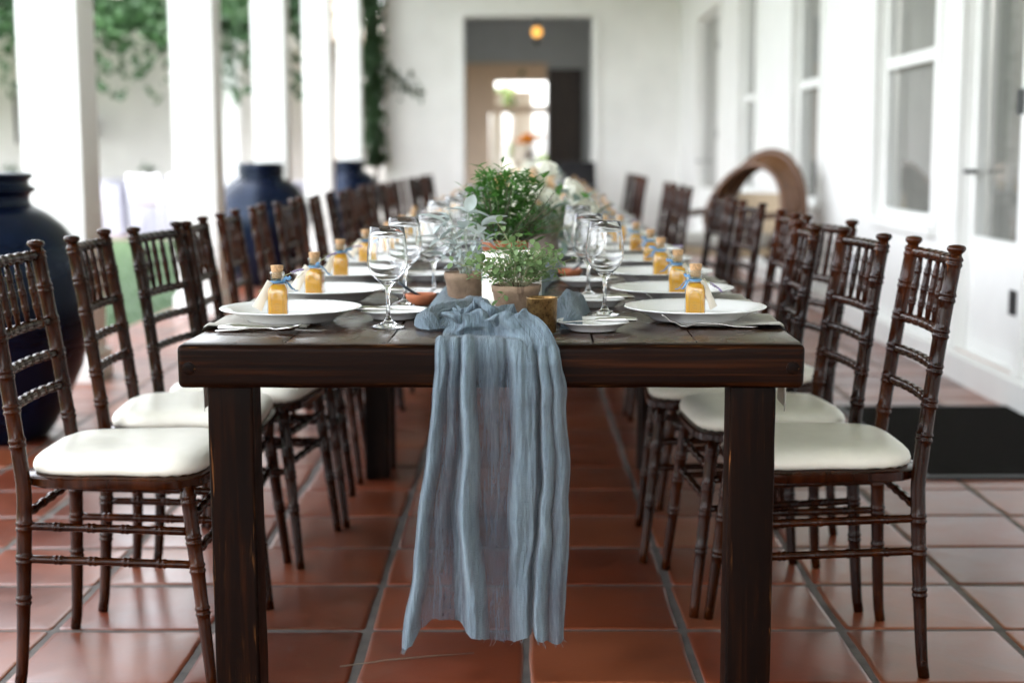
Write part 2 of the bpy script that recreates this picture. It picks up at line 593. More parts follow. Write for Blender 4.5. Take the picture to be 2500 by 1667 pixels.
def cells_wall(axis, pos, s0, s1, z0, z1, opens, depth, mb=None):
    """wall sheet at axis=pos with rectangular openings (s0,s1,z0,z1) and reveals going 'depth' behind"""
    mb = mb or MB()
    ss = sorted({s0, s1} | {o[0] for o in opens} | {o[1] for o in opens})
    zs = sorted({z0, z1} | {max(z0, o[2]) for o in opens} | {o[3] for o in opens})
    P = (lambda s, z, d=0: (pos + d, s, z)) if axis == 'x' else (lambda s, z, d=0: (s, pos + d, z))
    for a, b in zip(ss, ss[1:]):
        for c, d in zip(zs, zs[1:]):
            ms, mz = (a + b) / 2, (c + d) / 2
            if any(o[0] < ms < o[1] and o[2] < mz < o[3] for o in opens):
                continue
            mb.add([P(a, c), P(b, c), P(b, d), P(a, d)], [(0, 1, 2, 3)])
    for (a, b, c, d) in opens:
        c = max(c, z0)
        mb.add([P(a, c), P(a, d), P(a, d, depth), P(a, c, depth)], [(0, 1, 2, 3)])
        mb.add([P(b, c), P(b, d), P(b, d, depth), P(b, c, depth)], [(0, 1, 2, 3)])
        mb.add([P(a, d), P(b, d), P(b, d, depth), P(a, d, depth)], [(0, 1, 2, 3)])
        mb.add([P(a, c), P(b, c), P(b, c, depth), P(a, c, depth)], [(0, 1, 2, 3)])
    # outer thickness
    mb.add([P(s0, z0), P(s0, z1), P(s0, z1, depth), P(s0, z0, depth)], [(0, 1, 2, 3)])
    mb.add([P(s1, z0), P(s1, z1), P(s1, z1, depth), P(s1, z0, depth)], [(0, 1, 2, 3)])
    return mb

ORD = ['first', 'second', 'third', 'fourth', 'fifth', 'sixth', 'seventh', 'eighth', 'ninth', 'tenth', 'eleventh', 'twelfth',
       'thirteenth', 'fourteenth', 'fifteenth', 'sixteenth', 'seventeenth', 'eighteenth', 'nineteenth', 'twentieth']

# ------------------------------------------------------------------ ground, floor, lawn
WALL_X, EDGE_X, END_Y, ROOF = 2.20, -2.58, 20.3, 4.4
m = MB(); m.add([(-150, -60, -.10), (150, -60, -.10), (150, 240, -.10), (-150, 240, -.10)], [(0, 1, 2, 3)])
tag(m.build('ground', 'ground_soil', smooth=False), kind='structure')
m = MB(); m.box((EDGE_X, -4, -.12), (WALL_X + .3, END_Y + 4.2, -.0030))
floor = tag(m.build('floor', 'grout', smooth=False), kind='structure')

TX, TY, G = .372, .356, .0165
def tile_mesh(i, dims=(TX - G, TY - G)):
    rnd = random.Random(40 + i)
    mb = MB()
    hx, hy = dims[0] / 2, dims[1] / 2
    r = .012
    pts = []
    for (cx, cy_, a0) in ((hx - r, hy - r, 0), (-hx + r, hy - r, 90), (-hx + r, -hy + r, 180), (hx - r, -hy + r, 270)):
        for k in range(3):
            a = R(a0 + 45 * k)
            pts.append((cx + r * math.cos(a) + rnd.uniform(-.0025, .0025), cy_ + r * math.sin(a) + rnd.uniform(-.0025, .0025)))
        if True:
            nx = [(-hx, hy), (-hx, -hy), (hx, -hy), (hx, hy)][(a0 // 90)]
            ex = pts[-1]
            mid = ((ex[0] + nx[0]) / 2, (ex[1] + nx[1]) / 2)
            pts.append((mid[0] + rnd.uniform(-.0045, .0045), mid[1] + rnd.uniform(-.0045, .0045)))
    n = len(pts)
    rings = [(1.0, -.012), (1.0, -.003), (.985, -.0006), (.93, 0)]
    vs = []
    for (s, z) in rings:
        sx = s if s > .97 else s
        vs += [(p[0] * sx, p[1] * sx, z) for p in pts]
    fs = []
    for i2 in range(len(rings) - 1):
        for k in range(n):
            k2 = (k + 1) % n
            fs.append((i2 * n + k, i2 * n + k2, (i2 + 1) * n + k2, (i2 + 1) * n + k))
    vs.append((0, 0, .0004))
    c = len(vs) - 1
    o = (len(rings) - 1) * n
    fs += [(o + k, o + (k + 1) % n, c) for k in range(n)]
    return mb.add(vs, fs)
TM = [tile_mesh(i) for i in range(6)]
TMM = [t.mesh('tile', 'terracotta_tile') for t in TM]
spots = []
GX0, GY0 = .006, 3.273
i0, i1 = int(math.ceil((EDGE_X - GX0) / TX)), int(math.floor((WALL_X - GX0) / TX))
ang = R(0.15)
far = MB()
cnt = 0
for j in range(-12, 49):
    for i in range(i0 - 1, i1 + 1):
        x = GX0 + (i + .5) * TX
        y = GY0 + (j + .5) * TY
        if x - TX / 2 < EDGE_X - .25 or x + TX / 2 > WALL_X + .12 or y > END_Y + 4:
            continue
        spots.append((abs(y - 1.2) + (100 if y < 2.0 else 0), x, y))
spots.sort()
for k, (d, x, y) in enumerate(spots):
    rz = random.uniform(-.006, .006) + random.choice((0, PI))
    z = random.uniform(-.0012, .0008)
    x += random.uniform(-.002, .002); y += random.uniform(-.002, .002)
    q = random.randrange(6)
    if cnt < 300 and d < 50:
        cnt += 1
        link('tile', TMM[q], floor, Matrix.Translation((x, y, z)) @ Matrix.Rotation(rz, 4, 'Z'))
    else:
        M_ = Matrix.Translation((x, y, z)) @ Matrix.Rotation(rz, 4, 'Z')
        far.add([M_ @ Vector(v) for v in TM[q].v], TM[q].f)
o = far.build('distant_tiles', 'terracotta_tile', floor)
tag(o, kind='stuff')

m = MB(); m.grid(lambda u, v: (-24 + u * (24 + EDGE_X - .004), -10 + v * 29.69, -.035 + .012 * noise.noise(Vector((u * 40, v * 50, 0)))), 60, 70)
lawn = tag(m.build('lawn', 'lawn_base'), kind='structure')
m = MB()
rg = random.Random(3)
for k in range(26000):
    y = rg.uniform(5.5, 19.65)
    x = EDGE_X - .05 - rg.random() ** 1.3 * 6.0
    h = rg.uniform(.03, .06); a = rg.uniform(0, 2 * PI); wv = .005
    lx, ly = rg.uniform(-.02, .02), rg.uniform(-.02, .02)
    z0 = -.045
    m.add([(x - wv * math.cos(a), y - wv * math.sin(a), z0), (x + wv * math.cos(a), y + wv * math.sin(a), z0), (x + lx, y + ly, z0 + h)], [(0, 1, 2)])
o = m.build('grass', 'grass_blade', smooth=False)
tag(o, 'short green lawn grass beyond the white columns', 'grass', kind='stuff')
m = MB(); m.box((-24, 19.7, -.09), (EDGE_X - .05, 27, -.02))
tag(m.build('path', 'path_paving', smooth=False), kind='structure')

# ------------------------------------------------------------------ veranda roof, columns
m = MB()
m.box((-2.75, -12.0, ROOF), (WALL_X + .3, END_Y + .02, ROOF + .12))
tag(m.build('ceiling', 'ceiling_white', smooth=False), kind='structure')
m = MB()
m.box((-2.42, -12.0, ROOF - .35), (-2.13, END_Y - .02, ROOF - .003))
tag(m.build('veranda_beam', 'white_paint', smooth=False), 'long white beam carried by the row of square columns', 'beam')

def column(y, label):
    t = thing('column', label, 'column', (-2.275, y, 0), 0, 'white square veranda columns')
    mb = rounded((.295, .295, ROOF - .351 - .14), .006, 2)
    mb.v = [(a, b, c + .138) for a, b, c in mb.v]
    mb.build('shaft', 'white_paint', t, auto=30)
    rounded((.34, .34, .14), .008, 2).build('plinth', 'white_paint', t, auto=30)
    return t
for k in range(-3, 5):     # three more stand beside and behind the viewer
    column(7.14 + 3.05 * k, ['nearest and widest white square column, behind the big dark blue jar',
                             'second white square column from the left, rising behind the fourth left chair',
                             'third white square column, rising behind the middle blue jar',
                             'fourth white square column, between the middle and the far blue jar',
                             'farthest and narrowest white square column, beside the ivy',
                             'white square column just behind the viewer', 'white square column level with the viewer', 'white square column beside the table, left of the picture'][k])

# ------------------------------------------------------------------ the house on the right
house = thing('house', 'white painted house wall with tall windows along the right side', 'house', (0, 0, 0))
opens = [(6.35, 7.25, .13, 2.75), (7.72, 9.02, .72, 2.75), (10.72, 11.82, .72, 2.75), (13.62, 14.68, .72, 2.75), (16.2, 18.2, .13, 2.75)]
early = [(1.2, 2.4, .72, 2.75), (-1.6, -.4, .72, 2.75), (3.4, 4.8, .13, 2.75)]
cells_wall('x', WALL_X, -12, END_Y, -.01, ROOF - .001, opens + early, .16).build('wall', 'white_paint', house, smooth=False)
m = MB(); m.box((WALL_X + 1.2, -4, -.01), (WALL_X + 1.35, END_Y, 3.34)); m.build('inner_wall', 'interior_dark', house, smooth=False)
m = MB()
m.box((WALL_X - .075, -4, -.006), (WALL_X - .002, END_Y - .01, .125))
m.build('baseboard', 'white_paint', house, smooth=False)

def curtain(y0, y1, z0, z1, x, parent, seed):
    rr = random.Random(seed)
    ph = rr.uniform(0, 6)
    m = MB()
    def f(u, v):
        y = y0 + u * (y1 - y0)
        return (x + .022 * math.sin(y * 42 + ph + 1.5 * noise.noise(Vector((y * 3, seed, 0)))) + .012 * noise.noise(Vector((y * 9, v * 2, seed))), y, z0 + v * (z1 - z0))
    m.grid(f, 70, 6)
    m.build('curtain', 'curtain', parent)

def window(y0, y1, z0, z1, rail, seed, door=False):
    X = WALL_X + .05
    f = .055
    m = MB()
    m.box((X, y0, z0), (X + .05, y0 + f, z1)); m.box((X, y1 - f, z0), (X + .05, y1, z1))
    m.box((X + .001, y0 + f, z0), (X + .049, y1 - f, z0 + f)); m.box((X + .001, y0 + f, z1 - f), (X + .049, y1 - f, z1))
    wdw = m.build('door' if door else 'window', 'white_paint', house, smooth=False)
    if door:
        m = MB(); m.box((X + .004, y0 + f, z0 + f), (X + .046, y1 - f, .70)); m.box((X - .008, y0 + .12, z0 + .14), (X + .004, y1 - .12, .60))
        m.build('panel', 'white_paint', wdw, smooth=False)
        zb = .70
    else:
        zb = z0 + f
    if rail:
        m = MB(); m.box((X - .012, y0 + f, rail - .035), (X + .040, y1 - f, rail + .035)); m.build('meeting_rail', 'white_paint', wdw, smooth=False)
    tops = [(zb, rail - .035), (rail + .035, z1 - f)] if rail else [(zb, z1 - f)]
    for a, b in tops:
        m = MB(); m.add([(X + .02, y0 + f, a), (X + .02, y1 - f, a), (X + .02, y1 - f, b), (X + .02, y0 + f, b)], [(0, 1, 2, 3)]); m.build('pane', 'window_glass', wdw, smooth=False)
    if not door:
        m = MB(); m.box((WALL_X - .045, y0 - .05, z0 - .05), (WALL_X + .048, y1 + .05, z0 - .002)); m.build('sill', 'white_paint', wdw, smooth=False)
    curtain(y0 + .02, y1 - .02, zb - .05, z1, X + .07, wdw, seed)
    # casing round the opening
    m = MB(); c = .09
    m.box((WALL_X - .022, y0 - c, z0), (WALL_X - .002, y0 - .001, z1 + c)); m.box((WALL_X - .022, y1 + .001, z0), (WALL_X - .002, y1 + c, z1 + c))
    m.box((WALL_X - .021, y0 - .001, z1 + .001), (WALL_X - .002, y1 + .001, z1 + c))
    m.build('casing', 'white_paint', wdw, smooth=False)
    return wdw
for k, oo in enumerate(opens + early):
    d = oo[2] < .5
    wd = window(*oo, None if d else 1.645, k, d)
    if d:
        ys = oo[0] + .02
        for z in (.45, 1.33, 2.3):
            m = MB(); m.box((WALL_X - .028, ys - .06, z - .055), (WALL_X + .046, ys + .03, z + .055))
            m.build('hinge', 'black_iron', wd, smooth=False)
        hb = MB().sweep([(WALL_X + .048, oo[1] - .09, 1.02), (WALL_X - .01, oo[1] - .09, 1.02), (WALL_X - .014, oo[1] - .16, 1.02)], .011, 8)
        hb.build('handle', 'black_iron', wd)
        m = MB(); m.box((WALL_X - .001, oo[0] + .002, -.002), (WALL_X + .155, oo[1] - .002, .128)); m.build('threshold', 'terracotta', house, smooth=False)
m = MB(); m.box((WALL_X - .035, 9.45, .33), (WALL_X - .003, 9.53, .45))
m.build('outlet_cover', 'folding_white', house, smooth=False)

# ------------------------------------------------------------------ end wall with the passage
endw = thing('end_wall', 'white end wall of the veranda with a tall open doorway', 'wall', (0, 0, 0))
cells_wall('y', END_Y, -1.93, WALL_X + .3, -.01, ROOF - .001, [(-.80, .985, -.01, 3.0)], .30).build('wall', 'white_stucco', endw, smooth=False)
m = MB()
m.box((-.90, END_Y - .025, 0), (-.805, END_Y - .002, 3.09)); m.box((.99, END_Y - .025, 0), (1.085, END_Y - .002, 3.09)); m.box((-.80, END_Y - .025, 3.003), (.985, END_Y - .002, 3.09))
m.build('door_casing', 'white_paint', endw, smooth=False)
pas = thing('passage', 'dim grey passage seen through the end doorway', 'passage', (0, 0, 0))
PY0, PY1 = END_Y + .302, 24.3
m = MB()
m.add([(-1.35, PY0, 0), (-1.35, PY1, 0), (-1.35, PY1, 3.4), (-1.35, PY0, 3.4)], [(0, 1, 2, 3)])
m.add([(1.35, PY0, 0), (1.35, PY1, 0), (1.35, PY1, 3.4), (1.35, PY0, 3.4)], [(0, 1, 2, 3)])
m.add([(-1.35, PY0, 3.4), (1.35, PY0, 3.4), (1.35, PY1, 3.4), (-1.35, PY1, 3.4)], [(0, 1, 2, 3)])
m.build('side_walls', 'grey_plaster', pas, smooth=False)
cells_wall('y', PY1, -1.35, 1.35, -.01, 3.4, [(-.95, .42, -.01, 2.62)], .2).build('back_wall', 'grey_plaster', pas, smooth=False)
dr = thing('wooden_door', 'dark brown plank door standing beyond the end doorway', 'door', (0, 0, 0))
for k in range(5):
    m = rounded((.112, .05, 2.5), .004, 1); m.v = [(a + .50 + .114 * k, b + PY1 - .06, c + .01) for a, b, c in m.v]
    m.build('plank', 'door_wood', dr, auto=30)
m = MB().sweep([(.50, PY1 - .088, 1.0), (.50, PY1 - .13, 1.0), (.56, PY1 - .13, 1.0)], .012, 8); m.build('handle', 'black_iron', dr)
lamp = thing('hanging_lamp', 'round amber lamp glowing inside the end doorway', 'lamp', (.235, 22.5, 2.97))
m = MB().lathe([(.078 * math.sin(a), .078 * math.cos(a) * -1) for a in [PI * (i + .02) / 14.6 for i in range(15)]], 24); m.build('globe', 'amber_lamp', lamp)
m = MB().lathe([(.008, .12), (.04, .125), (.05, .14), (.014, .17), (.010, .42)], 12); m.build('stem', 'black_iron', lamp)
m = MB().lathe([(.05, -.11), (.055, -.125), (.03, -.15), (.012, -.19), (.004, -.2)][::-1], 12); m.build('finial', 'black_iron', lamp)

# sunny garden behind the passage
m = MB(); m.box((-3.5, PY1 + .21, 3.0), (3.0, 31.2, 3.1)); m.box((-3.6, PY1 + .21, -.05), (-3.5, 28.25, 3.1)); m.box((3.0, PY1 + .21, -.05), (3.1, 28.25, 3.1))
m.build('added_shade_shell', 'peach_plaster', pas, smooth=False)  # unseen roof and side walls, added to shade the peach wall and posts
por = thing('garden_portal', 'pale peach wall with a glazed opening, far beyond the doorway', 'wall', (0, 0, 0))
cells_wall('y', 28.0, -3.5, 3.0, -.02, 2.95, [(-.62, .50, -.02, 1.90), (-.50, .50, 2.04, 2.50)], .2).build('wall', 'peach_plaster', por, smooth=False)
for k, (x, l) in enumerate(((-.52, 'left white post in the sunlit garden beyond the doorway'), (.02, 'right white post in the sunlit garden beyond the doorway'))):
    t = thing('garden_post', l, 'post', (x, 30.6 - k * .4, -.09))
    mb = rounded((.26 + .16 * k, .26, 2.5), .01, 2); mb.build('shaft', 'white_paint', t, auto=30)
    mb = rounded((.34 + .16 * k, .34, .14), .01, 2); mb.v = [(a, b, c - .02) for a, b, c in mb.v]; mb.build('plinth', 'white_paint', t, auto=30)

def leaf_cards(mb, pts, size, rnd, squash=.6):
    for p in pts:
        s = size * rnd.uniform(.6, 1.3)
        e = Euler((rnd.uniform(0, 2 * PI), rnd.uniform(0, 2 * PI), rnd.uniform(0, 2 * PI))).to_matrix()
        q = [Vector(p) + e @ Vector(c) for c in ((-s * .5 * squash, 0, 0), (0, -s * .5, s * .07), (s * .5 * squash, 0, 0), (0, s * .5, s * .07), (0, 0, -s * .06))]
        mb.add(q, [(0, 1, 4), (1, 2, 4), (2, 3, 4), (3, 0, 4)])

def shrub(name, label, cat, loc, dims, n, size, mat, seed, group=None, stem=True):
    rnd = random.Random(seed)
    t = thing(name, label, cat, loc, 0, group)
    cl = [(rnd.uniform(-.5, .5) * dims[0], rnd.uniform(-.5, .5) * dims[1], rnd.uniform(.15, 1) * dims[2], rnd.uniform(.12, .3) * min(dims)) for _ in range(26)]
    pts = []
    for _ in range(n):
        c = rnd.choice(cl)
        d = Vector((rnd.gauss(0, 1), rnd.gauss(0, 1), rnd.gauss(0, 1))).normalized() * c[3] * rnd.uniform(.6, 1.1)
        pts.append((c[0] + d.x, c[1] + d.y, max(.02, c[2] + d.z)))
    mb = MB(); leaf_cards(mb, pts, size, rnd)
    o = mb.build('foliage', mat, t, smooth=False); o['kind'] = 'stuff'
    if stem:
        mb = MB()
        for c in cl[::3]:
            mb.sweep([(c[0] * .2, c[1] * .2, 0), (c[0] * .6, c[1] * .6, c[2] * .5), (c[0], c[1], c[2])], [.02, .014, .006], 5)
        mb.build('stems', 'bark', t)
    return t
shrub('hedge', 'green sunlit hedge seen through the far doorway', 'hedge', (-.1, 32.6, -.1), (5.0, 1.2, 4.2), 7000, .13, 'leaf_light', 11)

shrub('hedge', 'unseen green hedge added behind the viewer to block low light', 'hedge', (-2.5, -9.0, -.1), (9, 1.2, 4.0), 9000, .32, 'leaf_tree', 12)  # added out of view: blocks low sky, dims reflections in the table front

# dark bar table and its orange flowers
bar = thing('bar_table', 'black cloth covered table in front of the end doorway', 'table', (.44, 18.7, 0))
m = MB()
def barf(u, v):
    a = 2 * PI * u
    x, y = .5 * max(-1, min(1, 1.35 * math.cos(a))), .3 * max(-1, min(1, 1.35 * math.sin(a)))
    k = 1 + .05 * (1 - v) * (1 + math.sin(a * 22) * .8)
    return (x * k, y * k, .005 + v * 1.0)
m.grid(barf, 110, 6); m.build('cloth_skirt', 'black_cloth', bar)
m = MB(); m.box((-.5, -.3, 1.0), (.5, .3, 1.012)); m.build('cloth_top', 'black_cloth', bar, smooth=False)
vz = thing('flower_vase', 'grey vase of orange flowers before the end doorway', 'vase', (.09, 18.62, 1.013))
MB().lathe([(.055, 0), (.075, .04), (.07, .10), (.045, .14), (.055, .16)], 16).build('vase', 'vase_grey', vz)

# ------------------------------------------------------------------ courtyard on the left
cw = thing('courtyard_wall', 'pale courtyard wall behind the lawn under hanging ivy', 'wall', (0, 0, 0))
m = MB(); m.box((-26, 25.2, -.1), (-1.95, 25.5, 3.60)); m.build('wall', 'court_stucco', cw, smooth=False)
m = MB(); m.box((-26, 25.14, 3.601), (-1.95, 25.58, 3.617)); m.build('coping', 'court_stucco', cw, smooth=False)
iv = thing('hanging_ivy', 'long green ivy hanging from the far roof over the courtyard', 'ivy', (0, 19.86, 0))
rg = random.Random(5)
pts = []
for k in range(26000):
    x = rg.uniform(-12.5, -2.75)
    lo = 2.80 + .30 * noise.noise(Vector((x * .9, 0, 1))) + .35 * noise.noise(Vector((x * 2.6, 3, 1)))
    z = lo + rg.random() ** .85 * (4.6 - lo)
    if rg.random() < .06:
        z = lo - rg.random() ** 2 * .9
    bul = .35 * (1 + noise.noise(Vector((x * 1.2, z * 1.2, 5))))
    pts.append((x, -rg.random() * bul + .1, z))
mb = MB(); leaf_cards(mb, pts, .16, rg, .8)
o = mb.build('foliage', 'leaf_ivy', iv, smooth=False); o['kind'] = 'stuff'
mb = MB()
for k in range(30):
    x = rg.uniform(-13.5, -2.8)
    mb.sweep([(x, .05, 5.0), (x + rg.uniform(-.3, .3), -.05, 4.0), (x + rg.uniform(-.5, .5), .0, rg.uniform(2.5, 3.0))], [.02, .012, .004], 5)
mb.build('vines', 'bark', iv)

def tree(label, loc, h, rad, n, seed):
    rnd = random.Random(seed)
    t = thing('tree', label, 'tree', loc, 0, 'trees behind the courtyard wall')
    mb = MB()
    mb.sweep([(0, 0, -.1), (.08, .02, h * .3), (-.05, .06, h * .62)], [.2, .15, .08], 9)
    cl = []
    for k in range(16):
        a = rnd.uniform(0, 2 * PI); e = rnd.uniform(-.2, 1)
        p = (rad * .75 * math.cos(a), rad * .75 * math.sin(a), h * .62 + e * h * .35)
        mb.sweep([(0, 0, h * .4), (p[0] * .5, p[1] * .5, (h * .45 + p[2]) / 2), p], [.08, .05, .02], 6)
        cl.append(p)
    mb.build('trunk', 'bark', t)
    pts = []
    for _ in range(n):
        c = rnd.choice(cl)
        d = Vector((rnd.gauss(0, 1), rnd.gauss(0, 1), rnd.gauss(0, .8))) * rad * .26
        pts.append((c[0] + d.x, c[1] + d.y, c[2] + d.z))
    mb = MB(); leaf_cards(mb, pts, .2, rnd, .6)
    o = mb.build('crown', 'leaf_tree', t, smooth=False); o['kind'] = 'stuff'
tree('leafy tree behind the courtyard wall at the far left', (-13.5, 29, -.1), 7.5, 3.0, 5000, 21)
tree('leafy tree behind the courtyard wall, between the first two columns', (-8.2, 29.5, -.1), 7.0, 2.8, 5000, 22)
tree('leafy tree behind the courtyard wall, nearest the veranda end', (-3.6, 30, -.1), 7.2, 2.8, 5000, 23)

# ivy pillar at the end of the veranda
ip = thing('ivy_column', 'dark green ivy climbing the left edge of the end wall', 'ivy', (-2.06, END_Y - .06, 0))
pts = []
for k in range(2600):
    z = .95 + rg.random() * 2.6
    pts.append((rg.gauss(0, .075) + .05 * noise.noise(Vector((z * 3, 1, 1))), rg.gauss(-.05, .08), z))
for k in range(60):
    s = rg.random()
    pts.append((.15 + s * .55, .03, 2.25 - .35 * s + .05 * math.sin(s * 9) + rg.gauss(0, .09)))
mb = MB(); leaf_cards(mb, pts, .085, rg, .85)
o = mb.build('foliage', 'leaf_ivy', ip, smooth=False); o['kind'] = 'stuff'
mb = MB().sweep([(0, .02, 0), (.03, .02, .9), (-.03, .0, 1.9), (.02, 0, 3.2)], [.035, .03, .022, .01], 7)
mb.sweep([(.02, .03, 2.2), (.3, .045, 2.22), (.7, .05, 2.0)], [.004, .003, .002], 5)
mb.build('vines', 'bark', ip)

gp = thing('courtyard_post', 'slim white post of the far veranda, in front of the courtyard wall', 'post', (-4.05, 20.3, -.02))
rounded((.20, .20, 3.10), .01, 2).build('shaft', 'white_paint', gp, auto=30)
mb = rounded((.34, .34, .10), .01, 2); mb.v = [(a, b, c + 3.101) for a, b, c in mb.v]; mb.build('cap', 'white_paint', gp, auto=30)

cv = thing('courtyard_roof', 'white roof edge of the far veranda across the lawn', 'roof', (0, 0, 0))
m = MB(); m.box((-26, 19.95, 3.62), (-2.75, 25.10, 3.76)); m.build('slab', 'white_paint', cv, smooth=False)
m = MB(); m.box((-26, 19.91, 3.20), (-2.75, 20.05, 3.618)); m.build('fascia', 'white_paint', cv, smooth=False)
# gate panel on the courtyard wall
gt = thing('wall_grille', 'dark barred opening in the courtyard wall at the far left', 'grille', (-8.55, 25.12, 1.75))
m = MB()
m.box((-.30, -.02, -.5), (.30, .07, .5)); m.build('recess', 'court_stucco', gt, smooth=False)
for k in range(5):
    mb = MB().sweep([(-.2 + .1 * k, -.05, -.42), (-.2 + .1 * k, -.05, .42)], .018, 6); mb.build('bar', 'black_iron', gt)
wl = thing('wall_lantern', 'small dark lantern on the courtyard wall beside the first column', 'lantern', (-7.45, 25.1, 1.5))
m = MB().lathe([(.05, 0), (.10, .04), (.11, .26), (.13, .28), (.03, .38)], 8, (0, -.12, -.1)); m.build('lantern_body', 'black_iron', wl)
m = MB().sweep([(0, .09, .28), (0, -.12, .34), (0, -.12, .28)], .014, 6); m.build('bracket', 'black_iron', wl)

# porch lantern between columns
pl = thing('porch_lantern', 'white lit lantern hanging between the first and second columns', 'lantern', (-2.30, 8.32, 2.0))
MB().lathe([(.04, 0), (.055, .01), (.062, .03), (.07, .2), (.06, .215)], 6).build('glass_shade', 'white_lamp', pl, smooth=False)
MB().lathe([(.085, .216), (.08, .235), (.03, .29), (.01, .33), (.01, ROOF - 2.0)], 6).build('cap_and_rod', 'white_paint', pl, smooth=False)

# blue jars
def jar(x, y, label, rz):
    t = thing('blue_jar', label, 'jar', (x, y, 0), rz, 'big blue glazed jars by the columns')
    prof = [(.02, .002), (.215, .002), (.235, .02), (.30, .13), (.365, .28), (.405, .43), (.418, .54), (.408, .66), (.37, .76), (.31, .84), (.25, .89), (.205, .915)]
    MB().lathe(prof, 56).build('body', 'blue_glaze', t)
    MB().lathe([(.204, .912), (.19, .93), (.188, .955), (.198, .968), (.212, .975), (.213, .985), (.196, .995), (.186, 1.005), (.19, 1.02), (.203, 1.027), (.203, 1.04), (.188, 1.046), (.165, 1.04), (.160, .99), (.15, .93)], 56).build('neck', 'blue_glaze', t)
jar(-2.12, 5.62, 'big dark blue glazed jar at the left edge, before the nearest column', 0)
jar(-2.24, 12.4, 'middle blue glazed jar, in front of the third column', 1.3)
jar(-2.22, 18.55, 'farthest and smallest looking blue glazed jar, in front of the last column', 2.4)

# courtyard tables and chairs
def court_table(x, y, label):
    t = thing('courtyard_table', label, 'table', (x, y, -.02), 0, 'white clothed tables across the lawn')
    def f(u, v):
        a = 2 * PI * u
        hx, hy = 1.2, .42
        q = 1.3
        px, py = hx * max(-1, min(1, q * math.cos(a))), hy * max(-1, min(1, q * math.sin(a)))
        k = (1 - v) * .05 * (1 + math.sin(a * 40))
        return (px * (1 + k * .4), py * (1 + k), .005 + v * .745)
    m = MB(); m.grid(f, 180, 5); m.build('cloth_skirt', 'table_linen', t)
    m = MB(); m.box((-1.2, -.42, .75), (1.2, .42, .757)); m.build('cloth_top', 'table_linen', t, smooth=False)
    return t
ct = [(-4.35, 20.9), (-6.95, 20.9), (-5.6, 23.4)]
for (x, y), l in zip(ct, ('white clothed table across the lawn, nearer the second column', 'white clothed table across the lawn, nearer the first column', 'white clothed table across the lawn, farthest back')):
    court_table(x, y, l)
def fold_chair():
    t = thing('garden_chair', '', 'chair', (0, 0, -.02), 0, 'white chairs across the lawn')
    for s in (-1, 1):
        MB().sweep([(s * .2, -.18, 0), (s * .2, -.16, .45), (s * .2, -.24, .88)], .018, 6).build('back_leg', 'folding_white', t)
        MB().sweep([(s * .19, .22, 0), (s * .19, .18, .44)], .017, 6).build('front_leg', 'folding_white', t)
    for z, y in ((.85, -.235), (.72, -.21), (.62, -.19)):
        m = rounded((.37, .016, .07), .004, 1); m.v = [(a, b + y, c + z - .05) for a, b, c in m.v]; m.build('back_slat', 'folding_white', t)
    m = rounded((.40, .40, .035), .01, 2); m.v = [(a, b + .01, c + .44) for a, b, c in m.v]; m.build('seat', 'seat_brown', t)
    return t
fc = fold_chair()
n = 0
for (x, y) in ct[:2]:
    for k in range(4):
        c = fc if n == 0 else copy_tree(fc)
        c.location = (x - .9 + .6 * k + rg.uniform(-.04, .04), y - .78, -.02)
        c['label'] = ORD[n] + ' white garden chair from the ' + 'second column, across the lawn' if False else 'white garden chair across the lawn, ' + (['at the right end', 'second from the right', 'third from the right', 'fourth from the right', 'fifth from the right', 'sixth from the right', 'seventh from the right', 'at the left end'][(3 - k) + (0 if n < 4 else 4)]) + ' of its row'
        n += 1
for k, (x, y) in enumerate(((-3.9, 20.85), (-4.7, 20.9), (-5.4, 20.9), (-6.6, 20.85), (-7.4, 20.9))):
    t = thing('table_centrepiece', ['first', 'second', 'third', 'fourth', 'fifth'][k] + ' small dark centrepiece from the right on the courtyard tables', 'centrepiece', (x, y, .738), 0, 'centrepieces across the lawn')
    MB().lathe([(.05, 0), (.07, .05), (.055, .10), (.06, .12)], 10).build('pot', 'seat_brown', t)
    pts = [(rg.gauss(0, .06), rg.gauss(0, .06), .14 + abs(rg.gauss(0, .05))) for _ in range(60)]
    mb = MB(); leaf_cards(mb, pts, .05, rg); o = mb.build('foliage', 'leaf_ivy', t, smooth=False); o['kind'] = 'stuff'

